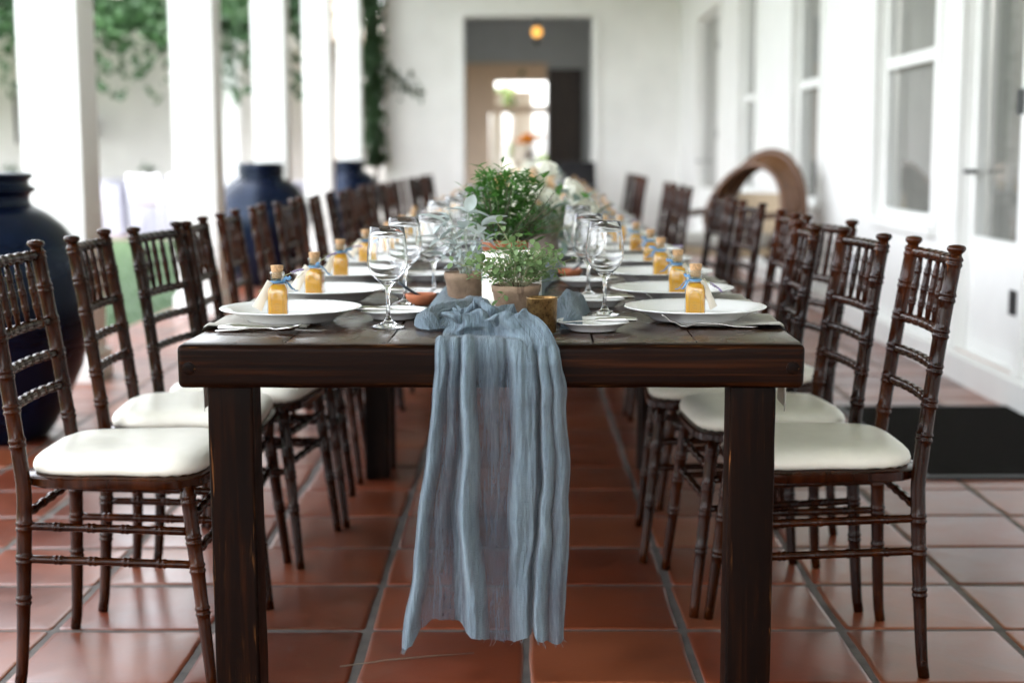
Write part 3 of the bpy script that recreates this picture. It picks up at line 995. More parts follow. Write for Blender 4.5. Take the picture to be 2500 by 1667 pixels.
# ------------------------------------------------------------------ the long row of farm tables
TZ = .775
AX, AS = -.094, .0140              # table axis: x = AX + AS*y
TROT = -math.atan(AS)
HW = .560
def axis(y):
    return AX + AS * y
def make_table():
    t = thing('farm_table', '', 'table', (0, 0, 0), TROT, 'dark wooden tables set end to end')
    L = 2.43
    def put(mb, x, y, z, name, mat):
        mb.v = [(a + x, b + y, c + z) for a, b, c in mb.v]
        return mb.build(name, mat, t, auto=40)
    put(rounded((2 * HW, .040, .078), .0125, 4, .0016, 40, 1), 0, .020, TZ - .078, 'end_beam', 'table_wood')
    put(rounded((2 * HW, .040, .078), .0125, 4, .0016, 40, 2), 0, L - .020, TZ - .078, 'end_beam', 'table_wood')
    n = 6
    wd = 2 * HW / n
    for k in range(n):
        th = .078 if k in (0, n - 1) else .048
        put(rounded((wd - .0022, L - .0835, th), .0035, 2, .0012, 12, 5 + k), -HW + wd * (k + .5), L / 2, TZ - th - .0015, 'plank', 'plank_wood')
    for sx in (-1, 1):
        for y in (.078, L - .078):
            put(rounded((.083, .083, TZ - .079), .006, 3, .0011, 22, 9 + sx), sx * (HW - .086), y, 0, 'leg', 'leg_wood')
    for sx in (-1, 1):
        put(MB().lathe([(.001, -.004), (.0118, -.004), (.0118, .0003), (.0108, .0008), (.001, .0008)], 18), 0, 0, 0, 'peg', 'leg_wood').matrix_local = \
            Matrix.Translation((sx * (HW - .022), -.0005, TZ - .042)) @ Matrix.Rotation(R(90), 4, 'X')
    return t
T0 = make_table()
TY0 = 2.53
for k in range(5):
    t = T0 if k == 0 else copy_tree(T0)
    y = TY0 + 2.44 * k
    t.location = (axis(y), y, 0)
    t['label'] = ['nearest dark wooden farm table, carrying the hanging blue cloth', 'second dark farm table from the front of the row',
                  'third dark farm table from the front of the row', 'fourth dark farm table from the front of the row', 'last dark farm table, at the far end of the row'][k]

# ------------------------------------------------------------------ chairs
def ringed(path, z0, z1, rfn, rings, bead, n=12, gap=.0058, wd=.0036, step=.03):
    """turned rod: rfn(t) plain radius, rings = t positions carrying a double bead"""
    ts = {z0, z1}
    k = int(abs(z1 - z0) / step) + 1
    for i in range(k + 1):
        ts.add(z0 + (z1 - z0) * i / k)
    for r in rings:
        for d in (-.0125, -.0092, -.0058, -.0028, 0, .0028, .0058, .0092, .0125):
            if z0 < r + d < z1:
                ts.add(r + d)
    ts = sorted(ts)
    out = [ts[0]]
    for t in ts[1:]:
        if t - out[-1] > .0012:
            out.append(t)
    rad = []
    for t in out:
        b = 0
        for r in rings:
            for s in (-gap, gap):
                b = max(b, math.exp(-((t - r - s) / wd) ** 2))
        rad.append(rfn(t) + bead * b)
    return MB().sweep([path(t) for t in out], rad, n)

def lerp(a, b, t):
    return a + (b - a) * t

def make_chair():
    t = thing('chiavari_chair', '', 'chair', (0, 0, 0))
    def post(s):
        def p(z):
            if z < .42:
                q = z / .42
                return (lerp(-.212, -.190, q ** .6), s * lerp(.190, .172, q), z)
            q = (z - .42) / .5
            return (lerp(-.190, -.258, q * (.75 + .25 * q)), s * lerp(.172, .163, q), z)
        return p
    for s in (-1, 1):
        p = post(s)
        rf = lambda z: (lerp(.0122, .0160, min(1, z / .3)) if z < .895 else lerp(.0158, .0115, min(1, (z - .895) / .008)))
        mb = ringed(p, 0.0, .903, rf, [.185, .274, .344, .518, .59, .663, .737, .812, .886], .0027)
        mb.build('back_post', 'chair_wood', t)
        k = [(.0115, .898), (.0118, .9025), (.0165, .9065), (.0195, .911), (.0192, .9155), (.016, .9195), (.006, .9215), (.0005, .922)]
        px = p(.91)
        MB().lathe(k, 16, (px[0], px[1], 0)).build('finial', 'chair_wood', t)
    def fl(s):
        return lambda z: (lerp(.198, .150, z / .43), s * lerp(.203, .172, z / .43), z)
    for s in (-1, 1):
        ringed(fl(s), 0.0, .428, lambda z: lerp(.0115, .0158, min(1, z / .28)), [.165, .255, .315, .40], .0026).build('front_leg', 'chair_wood', t)
    # rails between the posts, slightly bowed backwards
    def rail(z, x, hw, bow):
        return lambda q: (x - bow * (1 - (q / hw) ** 2), q, z)
    for nm, z, r in (('top_rail', .886, .0115), ('back_rail', .737, .0105), ('back_rail', .663, .0100), ('back_rail', .590, .0100)):
        x = post(1)(z)[0]; hw = abs(post(1)(z)[1])
        rg_ = [-.115, -.069, -.023, .023, .069, .115]
        ringed(rail(z, x, hw, .016), -hw, hw, lambda q, r=r: r, rg_, .0024, 10, .0045, .0030).build(nm, 'chair_wood', t)
    for k in range(5):
        y = -.112 + .056 * k
        def sp(z, y=y):
            x0 = post(1)(z)[0] - .016 * (1 - (y / .165) ** 2)
            return (x0, y * (1 + .02 * (z - .737)), z)
        def rs(z):
            q = (z - .737) / .149
            return .0050 + .0034 * math.sin(PI * min(1, max(0, q))) ** .8
        ringed(sp, .742, .882, rs, [.775, .811, .848], .0018, 8, .0035, .0026).build('spindle', 'chair_wood', t)
    # seat frame and cushion
    def outline(k, grow=0):
        a = 2 * PI * k
        c, s = math.cos(a), math.sin(a)
        e = 2 / 4.6
        x = math.copysign(abs(c) ** e, c); y = math.copysign(abs(s) ** e, s)
        w_ = lerp(.176, .205, (x + 1) / 2)
        waist = 1 - .03 * math.exp(-((x - .15) / .35) ** 2)
        return (-.010 + x * (.196 + grow), y * (w_ * waist + grow))
    N = 56
    mb = MB()
    vs_, fs_ = [], []
    secs = [(.0, .423), (.004, .427), (.004, .443), (-.002, .448), (-.06, .4485)]
    for g, z in secs:
        vs_ += [outline(k / N, g) + (z,) for k in range(N)]
    for i in range(len(secs) - 1):
        fs_ += [(i * N + k, i * N + (k + 1) % N, (i + 1) * N + (k + 1) % N, (i + 1) * N + k) for k in range(N)]
    fs_ += [tuple(range(N - 1, -1, -1)), tuple((len(secs) - 1) * N + k for k in range(N))]
    mb.add(vs_, fs_); mb.build('seat_frame', 'chair_wood', t, auto=45)
    mb = MB()
    vs_, fs_ = [], []
    prof = [(.965, .4495), (.995, .455), (1.002, .463), (.985, .473), (.94, .482), (.86, .4885), (.72, .4925), (.5, .4945), (.25, .4952)]
    for s, z in prof:
        for k in range(N):
            x, y = outline(k / N, -.006)
            x = -.010 + (x + .010) * s; y *= s
            dip = (-.006 * math.exp(-((x + .01) ** 2 + y ** 2) / .012) + .0016 * nz(x * 22, y * 22, 4)) if s < .95 else 0
            pu = .0014 * math.sin(k * 2.9) * (1 if z < .47 else 0)
            vs_.append((x + .004, y, z + dip + pu))
    for i in range(len(prof) - 1):
        fs_ += [(i * N + k, i * N + (k + 1) % N, (i + 1) * N + (k + 1) % N, (i + 1) * N + k) for k in range(N)]
    fs_ += [tuple(range(N - 1, -1, -1)), tuple((len(prof) - 1) * N + k for k in range(N))]
    mb.add(vs_, fs_); mb.build('cushion', 'ivory_vinyl', t)
    # stretchers
    def between(a, b):
        A, B = Vector(a), Vector(b)
        Ln = (B - A).length
        return (lambda q: A.lerp(B, q / Ln)), Ln
    for s in (-1, 1):
        for z in (.344, .274):
            f, Ln = between(post(s)(z), fl(s)(z - .012))
            ringed(f, 0, Ln, lambda q: .0088, [Ln * i / 5 for i in (1, 2, 3, 4)], .0021, 9, .0048, .0034).build('side_stretcher', 'chair_wood', t)
    for z in (.36, .285):
        f, Ln = between(fl(-1)(z), fl(1)(z))
        ringed(f, 0, Ln, lambda q: .0088, [Ln * i / 6 for i in range(1, 6)], .0022, 9, .0045, .0034).build('front_stretcher', 'chair_wood', t)
    f, Ln = between(post(-1)(.365), post(1)(.365))
    ringed(f, 0, Ln, lambda q: .0088, [Ln * i / 6 for i in range(1, 6)], .0022, 9, .0045, .0034).build('back_stretcher', 'chair_wood', t)
    for s in (-1, 1):
        for p in (post(s)(0), fl(s)(0)):
            MB().lathe([(.008, -.001), (.0105, .0), (.0112, .0012), (.0110, .0022)], 10, (p[0], p[1], .0012)).build('foot_glide', 'seat_brown', t)
    return t
CH = make_chair()
# (distance along the table, offset of the chair centre from the table axis, turn in degrees)
left = [(3.10, .800, 0), (3.62, .790, 3), (4.00, .735, -7), (4.40, .710, 4), (4.98, .735, 6), (5.55, .745, 3), (6.0, .72, -3), (6.45, .75, 4), (6.85, .73, 0), (7.55, .76, 3),
        (8.0, .75, 0), (8.45, .74, -2), (8.9, .75, 3), (9.35, .75, 2), (9.8, .74, 0), (10.3, .75, -2), (10.8, .74, 2), (11.4, .75, 3), (12.0, .74, 0), (12.7, .75, -3), (13.3, .74, 3), (14.0, .75, 0)]
right = [(3.15, .695, 0), (3.58, .640, 4), (3.80, .560, -3), (4.26, .70, 12), (4.82, .66, -2), (5.75, .68, 5), (6.25, .66, -2), (6.75, .68, 3), (8.5, .69, -2), (9.1, .70, 3), (9.8, .70, 0),
         (12.2, .70, 0), (12.8, .70, 2), (13.4, .71, -2), (14.1, .70, 3)]
right[2] = (4.02, .575, -3)
first = True
for side, rows in (('left', left), ('right', right)):
    for k, (y, off, a) in enumerate(rows):
        c = CH if first else copy_tree(CH)
        first = False
        sgn = -1 if side == 'left' else 1
        c.location = (axis(y) + sgn * off, y, 0)
        c.rotation_euler = (0, 0, (0 if side == 'left' else PI) + R(a + (random.uniform(-4, 4) if k > 3 else 0)))
        tone = 1.0 if k == 0 else random.choice((.6, .8, 1.0, 1.25, 1.6))
        for part in c.children:
            part.color = (tone, tone * random.uniform(.95, 1.1), tone, 1)
        c['group'] = 'dark wooden chairs on the ' + side + ' side of the table'
        if k == 0:
            c['label'] = 'nearest dark wooden chair with ivory cushion on the %s side of the table' % side
        elif k < 10:
            c['label'] = '%s dark wooden chair with ivory cushion from the front, %s side of the table' % (ORD[k], side)
        else:
            c['label'] = 'blurred dark wooden chair beyond the tenth, far down the %s side of the table' % side

# ------------------------------------------------------------------ table ware
def shell(outer, n=40):
    return MB().lathe(outer, n, close=True)
plate_prof = [(.0005, .003), (.082, .003), (.085, 0), (.089, 0), (.092, .0035), (.108, .0115), (.128, .0205), (.1425, .0245), (.1438, .0257), (.1432, .0268), (.1405, .0266), (.128, .0232), (.108, .0150), (.098, .0085), (.088, .0066), (.0005, .0062)]
PLATE = shell(plate_prof, 64).mesh('dinner_plate', 'porcelain')
k_ = .0725 / .1435
BREAD = shell([(r * k_, z * .68) for r, z in plate_prof], 48).mesh('bread_plate', 'porcelain')

def wineglass():
    o = [(.0005, 0), (.031, 0), (.0335, .0008), (.0338, .0018), (.030, .0032), (.018, .0062), (.009, .011), (.0052, .019), (.0040, .032), (.0037, .050), (.0041, .066), (.0062, .078), (.013, .0855), (.024, .0945), (.0335, .106), (.0388, .120), (.0402, .132), (.0392, .150), (.0362, .174), (.0335, .196)]
    i = [(.0331, .1962), (.0328, .1956), (.0355, .174), (.0385, .150), (.0395, .132), (.0381, .1203), (.0328, .1066), (.0234, .0954), (.012, .0876), (.0005, .0862)]
    return MB().lathe(o + i, 40, close=False)
GLASS = wineglass().mesh('wine_glass', 'clear_glass')

def solid_strip(st, nseg=10):
    """flatware: stations (s, halfwidth, thickness, z, dish)"""
    mb = MB(); vs_ = []
    for (s, hw, th, z, dish) in st:
        ring = []
        for k in range(nseg + 1):
            q = -1 + 2 * k / nseg
            e = math.sqrt(max(0, 1 - q ** 4))
            ring.append((s, q * hw, z + th * .5 * e - dish * (1 - q * q)))
        for k in range(nseg - 1, 0, -1):
            q = -1 + 2 * k / nseg
            e = math.sqrt(max(0, 1 - q ** 4))
            ring.append((s, q * hw, z - th * .5 * e - dish * (1 - q * q)))
        vs_ += ring
    n = 2 * nseg
    m_ = len(st)
    fs_ = [(i * n + k, i * n + (k + 1) % n, (i + 1) * n + (k + 1) % n, (i + 1) * n + k) for i in range(m_ - 1) for k in range(n)]
    fs_ += [tuple(range(n - 1, -1, -1)), tuple((m_ - 1) * n + k for k in range(n))]
    return mb.add(vs_, fs_)
def smooth_st(st, n=6):
    out = []
    for a, b in zip(st, st[1:]):
        for i in range(n):
            t = i / n
            t2 = t * t * (3 - 2 * t)
            out.append((lerp(a[0], b[0], t),) + tuple(lerp(a[j], b[j], t2) for j in range(1, 5)))
    out.append(st[-1])
    return out
KNIFE_H = solid_strip(smooth_st([(0, .003, .003, .006, 0), (.004, .0075, .009, .006, 0), (.03, .0088, .0130, .0068, 0), (.085, .0064, .0100, .006, 0), (.094, .0055, .008, .006, 0)])).mesh('handle', 'steel')
KNIFE_B = solid_strip(smooth_st([(.0935, .006, .0075, .006, 0), (.098, .0072, .006, .006, 0), (.103, .0078, .0022, .0045, 0), (.17, .0088, .0015, .0025, 0), (.20, .007, .0012, .002, 0), (.213, .0012, .001, .002, 0)])).mesh('blade', 'steel')
SPOON = solid_strip(smooth_st([(0, .002, .002, .003, 0), (.006, .008, .0032, .003, 0), (.03, .0078, .003, .0045, 0), (.075, .0042, .0032, .009, 0), (.105, .0032, .0035, .0085, 0), (.116, .008, .0028, .007, .001), (.128, .0165, .002, .010, .0065), (.145, .0185, .0018, .0125, .009), (.160, .0125, .0018, .0145, .005), (.168, .001, .0015, .017, 0)])).mesh('spoon', 'steel')
FORK_H = solid_strip(smooth_st([(0, .002, .002, .003, 0), (.006, .008, .003, .003, 0), (.04, .0068, .003, .004, 0), (.085, .004, .003, .0095, 0), (.115, .0036, .003, .0105, 0), (.130, .0095, .0022, .007, 0), (.139, .0105, .002, .004, 0)])).mesh('handle', 'steel')
TINES = []
for k in range(4):
    y = -.0085 + .00567 * k
    mbt = solid_strip(smooth_st([(.1385, .0021, .002, .0042, 0), (.148, .0019, .002, .0055, 0), (.165, .0016, .0018, .0135, 0), (.186, .0008, .0012, .026, 0)]), 4)
    mbt.v = [(a, b + y, c) for a, b, c in mbt.v]
    TINES.append(mbt.mesh('tine', 'steel'))

# swing-neck juice bottles
def sq_ring(h, r, z, n=32):
    out = []
    for k in range(n):
        a = 2 * PI * k / n
        c, s = math.cos(a), math.sin(a)
        e = 2 / r
        out.append((math.copysign(abs(c) ** e, c) * h, math.copysign(abs(s) ** e, s) * h, z))
    return out
def ring_stack(rings):
    n = len(rings[0]); vs_ = [p for r in rings for p in r]
    fs_ = [(i * n + k, i * n + (k + 1) % n, (i + 1) * n + (k + 1) % n, (i + 1) * n + k) for i in range(len(rings) - 1) for k in range(n)]
    fs_ += [tuple(range(n - 1, -1, -1)), tuple((len(rings) - 1) * n + k for k in range(n))]
    return MB().add(vs_, fs_)
B_BODY = ring_stack([sq_ring(.0150, 5, .0016), sq_ring(.0172, 5, .003), sq_ring(.0182, 6, .006), sq_ring(.0182, 6, .045), sq_ring(.0174, 4.5, .050), sq_ring(.0158, 3.2, .0545), sq_ring(.0130, 2.3, .0575), sq_ring(.0120, 2, .0580)]).mesh('juice', 'amber_juice')
B_NECK = MB().lathe([(.0122, .0612), (.0120, .066), (.0122, .072), (.0136, .0735), (.0142, .0755), (.0140, .078), (.0125, .0788), (.0108, .0785), (.0106, .072), (.0104, .0620), (.009, .0614)], 24).mesh('glass_neck', 'bottle_glass')
B_SHELL = ring_stack([sq_ring(.0172, 6, .0002), sq_ring(.0192, 6, .0012), sq_ring(.0199, 7, .005), sq_ring(.0199, 7, .047), sq_ring(.0192, 5, .0525), sq_ring(.0175, 3.4, .057), sq_ring(.0146, 2.3, .0605), sq_ring(.0124, 2, .0625)]).mesh('glass_body', 'bottle_glass')
B_CORK = MB().lathe([(.0086, .068), (.0100, .0690), (.0104, .078), (.0118, .0855), (.0120, .0885), (.0112, .0895), (.0005, .0896)], 20).mesh('cork', 'cork')
mb = MB().lathe([(.0126, .0605), (.0134, .0605), (.0135, .0640), (.0127, .0640)], 24, close=True)
RIB_BAND = mb
def bow(seed):
    r_ = random.Random(seed)
    mb = MB()
    mb.lathe([(.0126, .0605), (.0136, .0605), (.0137, .0640), (.0127, .0640)], 24, close=True)
    for a, dz, ln in ((-.3, .010, .016), (.2, -.014, .026), (.75, -.012, .020)):
        a += r_.uniform(-.25, .25)
        dirv = Vector((math.cos(a), math.sin(a), 0))
        pts = []
        for i in range(6):
            q = i / 5
            p = Vector((0, 0, .0622)) + dirv * (.0130 + ln * q) + Vector((0, 0, dz * q * (1.4 - .4 * q) + .003 * math.sin(q * 6)))
            pts.append(p)
        mb.sweep(pts, .0034, 6, (.25, 1))
    return mb
BOWS = [bow(i).mesh('ribbon', 'ribbon_blue') for i in range(3)]
def tagm():
    mb = rounded((.0215, .0012, .052), .0003, 1)
    # clipped corners at the top
    out = []
    for a, b, c in mb.v:
        if c > .04:
            a *= .62
        out.append((a, b, c - .052))
    mb.v = out
    return mb
TAG = tagm().mesh('gift_tag', 'tag_paper')
def sprig(seed):
    r_ = random.Random(seed)
    mb = MB().sweep([(-.045, .0, -.012), (-.012, .002, .0), (.022, .0, .006), (.048, .002, .0075)], [.0007, .0008, .0007, .0005], 5)
    return mb
SPRIG = sprig(1).mesh('sprig_stem', 'sprig_stem')
mb = MB()
r_ = random.Random(8)
for i in range(34):
    q = i / 33
    c = Vector((.024 + .026 * q, .001, .0063 + .0018 * q))
    a = r_.uniform(0, 2 * PI)
    d = Vector((.25, math.cos(a), math.sin(a))).normalized() * .0026
    mb.sweep([c, c + d * .6, c + d], [.0006, .0014, .0004], 5)
SPRIG_F = mb.mesh('sprig_bloom', 'lavender')
mb = MB()
pts = [(-.0105 + .021 * i / 12, 0, .012 + .024 + .010 * math.sqrt(max(0, 1 - (-1 + 2 * i / 12) ** 2))) for i in range(13)]
pts = [(-.0105, 0, .008)] + pts + [(.0105, 0, .008)]
mb.sweep([(p[0], -.0200, p[2]) for p in pts], .0006, 5)
for i in range(3):
    mb.sweep([(-.004, -.0200, .026 - .005 * i), (.0, -.0201, .0275 - .005 * i), (.004, -.0200, .026 - .005 * i)], .0005, 5)
EMBOSS = mb.mesh('embossing', 'bottle_glass')

def place_bottle(x, y, z, side, label, seed):
    t = thing('juice_bottle', label, 'bottle', (x, y, z), R(random.Random(seed).uniform(-9, 9)), 'corked juice bottles on the plates')
    t.scale = (1.05, 1.05, 1.20)
    s = -1 if side == 'left' else 1
    r_ = random.Random(seed + 50)
    link('juice', B_BODY, t); link('glass_body', B_SHELL, t); link('glass_neck', B_NECK, t); link('cork', B_CORK, t)
    link('embossing', EMBOSS, t)
    rz = (R(-20) if s < 0 else R(165)) + r_.uniform(-.3, .3)
    link('ribbon', BOWS[seed % 3], t, Matrix.Rotation(rz, 4, 'Z'))
    tl = R(32 + r_.uniform(-6, 10))
    if s < 0:
        mt = Matrix.Translation((-.0125, -.012, .0635)) @ Matrix.Rotation(tl, 4, 'Y') @ Matrix.Rotation(R(r_.uniform(5, 40)), 4, 'Z')
    else:
        mt = Matrix.Translation((.0130, -.004, .0635)) @ Matrix.Rotation(-tl * .75, 4, 'Y') @ Matrix.Rotation(R(r_.uniform(40, 62)), 4, 'Z')
    link('gift_tag', TAG, t, mt)
    ms = Matrix.Translation((.004, -.006, .066)) @ Matrix.Rotation(R(r_.uniform(-25, 25)), 4, 'Z') @ Matrix.Rotation(R(r_.uniform(-22, 0) if s < 0 else r_.uniform(0, 40)), 4, 'Y')
    sp = link('sprig', SPRIG, t, ms)
    link('bloom', SPRIG_F, sp)
    return t

def napkin(side):
    s = -1 if side == 'left' else 1
    def f(u, v):
        w_ = .105 + .012 * math.sin(v * 3)
        yy = (u - .5) * 2 * w_
        d = v * .36                       # distance from the inner end
        flat = HW - .37
        fold = .002 * math.sin(u * 21 + v * 5) + .0015 * noise.noise(Vector((u * 4, v * 6, s)))
        lift = .010 * math.exp(-((u - .08) / .10) ** 2) * max(0, min(1, (d - .10) / .1))
        if d < flat:
            return (s * (.37 + d), yy, .0038 + max(0, fold) + lift)
        q = d - flat
        r0 = .012
        if q < r0 * PI / 2:
            a = q / r0
            return (s * (HW + r0 * math.sin(a) * 1.0), yy, .0038 + lift * (1 - a / 1.6) + r0 * (math.cos(a) - 1))
        return (s * (HW + r0 + .004 * math.sin(u * 13)), yy * (1 + .1 * math.sin(u * 9)), -r0 - (q - r0 * PI / 2) * (1 - .25 * u))
    mb = MB(); mb.grid(f, 26, 40)
    # second layer gives it body
    mb.grid(lambda u, v: tuple(c - (0.0016 if i == 2 else 0) - (s * .0012 if i == 0 else 0) for i, c in enumerate(f(u, v))), 26, 40)
    return mb
NAPK = {s: napkin(s).mesh('napkin', 'napkin_linen') for s in ('left', 'right')}

SEAT_Y = [2.90, 3.325, 3.80, 4.27, 4.73] + [4.73 + .478 * k for k in range(1, 21)]
PLX = {'left': -.415, 'right': .402}
def pos(x, y):
    """table frame to world: x off the axis at distance y"""
    return (axis(y) + x, y)
def where(k, side, far_from):
    if k == 0:
        return 'nearest the front on the %s' % side
    if k < far_from:
        return '%s from the front on the %s' % (ORD[k], side)
    return 'blurred, beyond the %s on the %s' % (ORD[far_from - 1], side)
rp = random.Random(77)
plx_k = {('left', 0): (-.416, 2.90), ('left', 1): (-.405, 3.325), ('right', 0): (.404, 2.90), ('right', 1): (.394, 3.32)}
bot_k = {('left', 0): (-.433, 2.80), ('left', 1): (-.420, 3.19), ('left', 2): (-.43, 3.68), ('left', 3): (-.423, 4.17),
         ('right', 0): (.401, 2.81), ('right', 1): (.405, 3.235), ('right', 2): (.405, 3.71), ('right', 3): (.41, 4.14), ('right', 4): (.397, 4.58)}
for side in ('left', 'right'):
    s = -1 if side == 'left' else 1
    for k, y in enumerate(SEAT_Y):
        jx, jy = rp.uniform(-.012, .012), rp.uniform(-.015, .015)
        px, py = plx_k.get((side, k), (PLX[side] + jx, y + jy))
        X, Y = pos(px, py)
        if k < 16:
            o = link('napkin', NAPK[side]); o.location = (axis(py), py + rp.uniform(-.02, .02), TZ); o.rotation_euler = (0, 0, TROT + R(rp.uniform(-3, 3)))
            tag(o, 'folded linen napkin under the dinner plate, ' + where(k, side, 6), 'napkin', 'linen napkins under the plates')
        o = link('dinner_plate', PLATE); o.location = (X, Y, TZ + .0040)
        tag(o, 'white dinner plate ' + where(k, side, 8), 'plate', 'white dinner plates')
        bx, by = bot_k.get((side, k), (px + rp.uniform(-.03, .02), py - .09 + rp.uniform(-.025, .02)))
        BX, BY = pos(bx, by)
        place_bottle(BX, BY + .052, TZ + .0040 + .0068, side, 'corked amber juice bottle with blue ribbon, ' + where(k, side, 8), k + (0 if s < 0 else 31))
        # bread plate with butter knife
        q = {('left', 0): (-.212, 2.955), ('right', 0): (.192, 2.745)}.get((side, k), (s * (.205 + rp.uniform(-.01, .01)), py + (.06 if s < 0 else -.12) + rp.uniform(-.02, .02)))
        QX, QY = pos(*q)
        o = link('bread_plate', BREAD); o.location = (QX, QY, TZ + .0006)
        tag(o, 'small white bread plate ' + where(k, side, 8), 'plate', 'small white bread plates')
        if k < 5:
            t = thing('butter_knife', 'butter knife laid across the small bread plate ' + where(k, side, 8), 'knife', (QX - (.085 if s > 0 else -.080) * -1, QY - .028, TZ + .0155), R(180 + rp.uniform(-4, 4)) if s > 0 else R(rp.uniform(-4, 4)), 'butter knives')
            t.location = (QX + (.083 if s > 0 else -.083), QY - .026 + rp.uniform(-.006, .006), TZ + .0172)
            t.scale = (.80, .85, .85)
            link('handle', KNIFE_H, t); link('blade', KNIFE_B, t)
        # wine glass
        q = {('left', 0): (-.208, 2.800), ('right', 0): (.225, 3.005), ('left', 1): (-.215, 3.22), ('left', 2): (-.165, 3.42)}.get((side, k), (s * (.205 + rp.uniform(-.015, .015)), py + .10 + rp.uniform(-.03, .03)))
        o = link('wine_glass', GLASS); o.location = pos(*q) + (TZ + .0005,); o.rotation_euler = (0, 0, rp.uniform(0, 6))
        tag(o, 'empty clear wine glass ' + where(k, side, 8), 'wine glass', 'empty wine glasses')
        # cutlery
        if k < 4:
            def flat(nm, meshes, x, y_, rz, z, lab):
                t = thing(nm, lab, nm.replace('dinner_', ''), pos(x, y_) + (z,), rz, 'flatware at the place settings')
                for n_, me in meshes:
                    link(n_, me, t)
                return t
            dk, df = py - .170, py + .175
            if side == 'left':
                flat('dinner_knife', [('handle', KNIFE_H), ('blade', KNIFE_B)], -.532, dk + .018, R(-4), TZ + .0002, 'steel dinner knife beside the plate ' + where(k, side, 8))
                t = flat('spoon', [('handle', SPOON)], -.530, dk - .012, R(-1), TZ + .0006, 'steel spoon beside the plate ' + where(k, side, 8))
                flat('dinner_fork', [('handle', FORK_H)] + [('tine', q_) for q_ in TINES], -.530, df - .01, R(0), TZ, 'steel fork beside the plate ' + where(k, side, 8))
            else:
                flat('dinner_fork', [('handle', FORK_H)] + [('tine', q_) for q_ in TINES], .512, dk + .035, R(178), TZ, 'steel fork beside the plate ' + where(k, side, 8))
                flat('dinner_knife', [('handle', KNIFE_H), ('blade', KNIFE_B)], .515, df, R(180), TZ + .0002, 'steel dinner knife beside the plate ' + where(k, side, 8))
                flat('spoon', [('handle', SPOON)], .515, df + .028, R(180), TZ + .0006, 'steel spoon beside the plate ' + where(k, side, 8))

# terracotta salt bowls with little spoons
def salt_bowl(x, y, label, k, rz):
    t = thing('terracotta_bowl', label, 'bowl', (x, y, TZ + .0005), rz)
    MB().lathe([(.0005, 0), (.020, 0), (.024, .002), (.033, .014), (.036, .024), (.0345, .0255), (.031, .024), (.026, .013), (.018, .008), (.0005, .0072)], 28, close=False).build('bowl', 'terracotta', t)
    t2 = thing('salt_spoon', 'tiny dark spoon resting in the ' + k, 'spoon', (x, y, TZ + .0135), rz)
    MB().sweep([(.012, 0, 0), (-.012, .0, .012), (-.030, 0, .0235), (-.052, 0, .040)], [.004, .003, .003, .0036], 8, (1, .7)).build('handle', 'dark_enamel', t2)
    MB().lathe([(.0005, .0), (.006, .001), (.008, .004), (.007, .0045), (.0005, .003)], 12, (.014, 0, -.0045)).build('scoop', 'dark_enamel', t2)
salt_bowl(-.228, 3.22, 'small terracotta bowl with dark spoon behind the first left bread plate', 'left terracotta bowl', R(20))
salt_bowl(.128, 3.90, 'small terracotta bowl behind the candle, right of the herbs', 'right terracotta bowl', R(150))

# ------------------------------------------------------------------ the blue gauze runner
def ridge(d, w_):
    return math.exp(-(d / w_) ** 2)
def pw(v, pts):
    for (a, fa), (b, fb) in zip(pts, pts[1:]):
        if v <= b:
            t = max(0, (v - a) / (b - a))
            t = t * t * (3 - 2 * t)
            return fa + (fb - fa) * t
    return pts[-1][1]
# fold crests and valleys across the cloth: (u at the table edge, half way, hem; depth at the same three)
FOLD = [((0, 0, 0), (.000, -.004, -.006)), ((.035, .035, .045), (.018, .020, .022)), ((.105, .11, .13), (.003, .000, .000)), ((.155, .17, .205), (.010, .006, .003)),
        ((.20, .25, .37), (-.002, -.006, -.004)), ((.245, .315, .455), (.026, .030, .026)), ((.33, .42, .545), (.004, .001, .002)), ((.45, .49, .60), (.008, .003, .003)),
        ((.57, .575, .655), (.002, .000, .000)), ((.685, .655, .715), (.020, .019, .010)), ((.765, .755, .765), (.014, .015, .012)), ((.815, .800, .803), (-.020, -.024, -.020)),
        ((.853, .838, .842), (.019, .021, .018)), ((.90, .895, .90), (.006, .004, .004)), ((.945, .945, .95), (.014, .013, .009)), ((1.001, 1.001, 1.001), (-.010, -.012, -.010))]
def tri(t3, v):
    if v < .5:
        t = v * 2
        return lerp(t3[0], t3[1], t * t * (3 - 2 * t))
    t = (v - .5) * 2
    return lerp(t3[1], t3[2], t * t * (3 - 2 * t))
def folds(u, v):
    a = FOLD[0]
    ua, da = tri(a[0], v), tri(a[1], v)
    for b in FOLD[1:]:
        ub, db = tri(b[0], v), tri(b[1], v)
        if u <= ub:
            t = (u - ua) / (ub - ua)
            return lerp(da, db, .5 - .5 * math.cos(PI * max(0, min(1, t))))
        ua, da = ub, db
    return da
def crinkle(x, s):
    wx = x + .004 * nz(s * 14, x * 20, 5)
    a = nz(wx * 150, s * 12.0, 2) * .0019
    return a + nz(wx * 260, s * 28, 7) * .0008 + nz(x * 26, s * 15, 4) * .0034
HEM = [(0, .232), (.05, .246), (.12, .275), (.20, .291), (.33, .286), (.45, .262), (.55, .252), (.68, .250), (.78, .262), (.81, .275), (.84, .256), (.93, .248), (1, .246)]
EY = 2.528
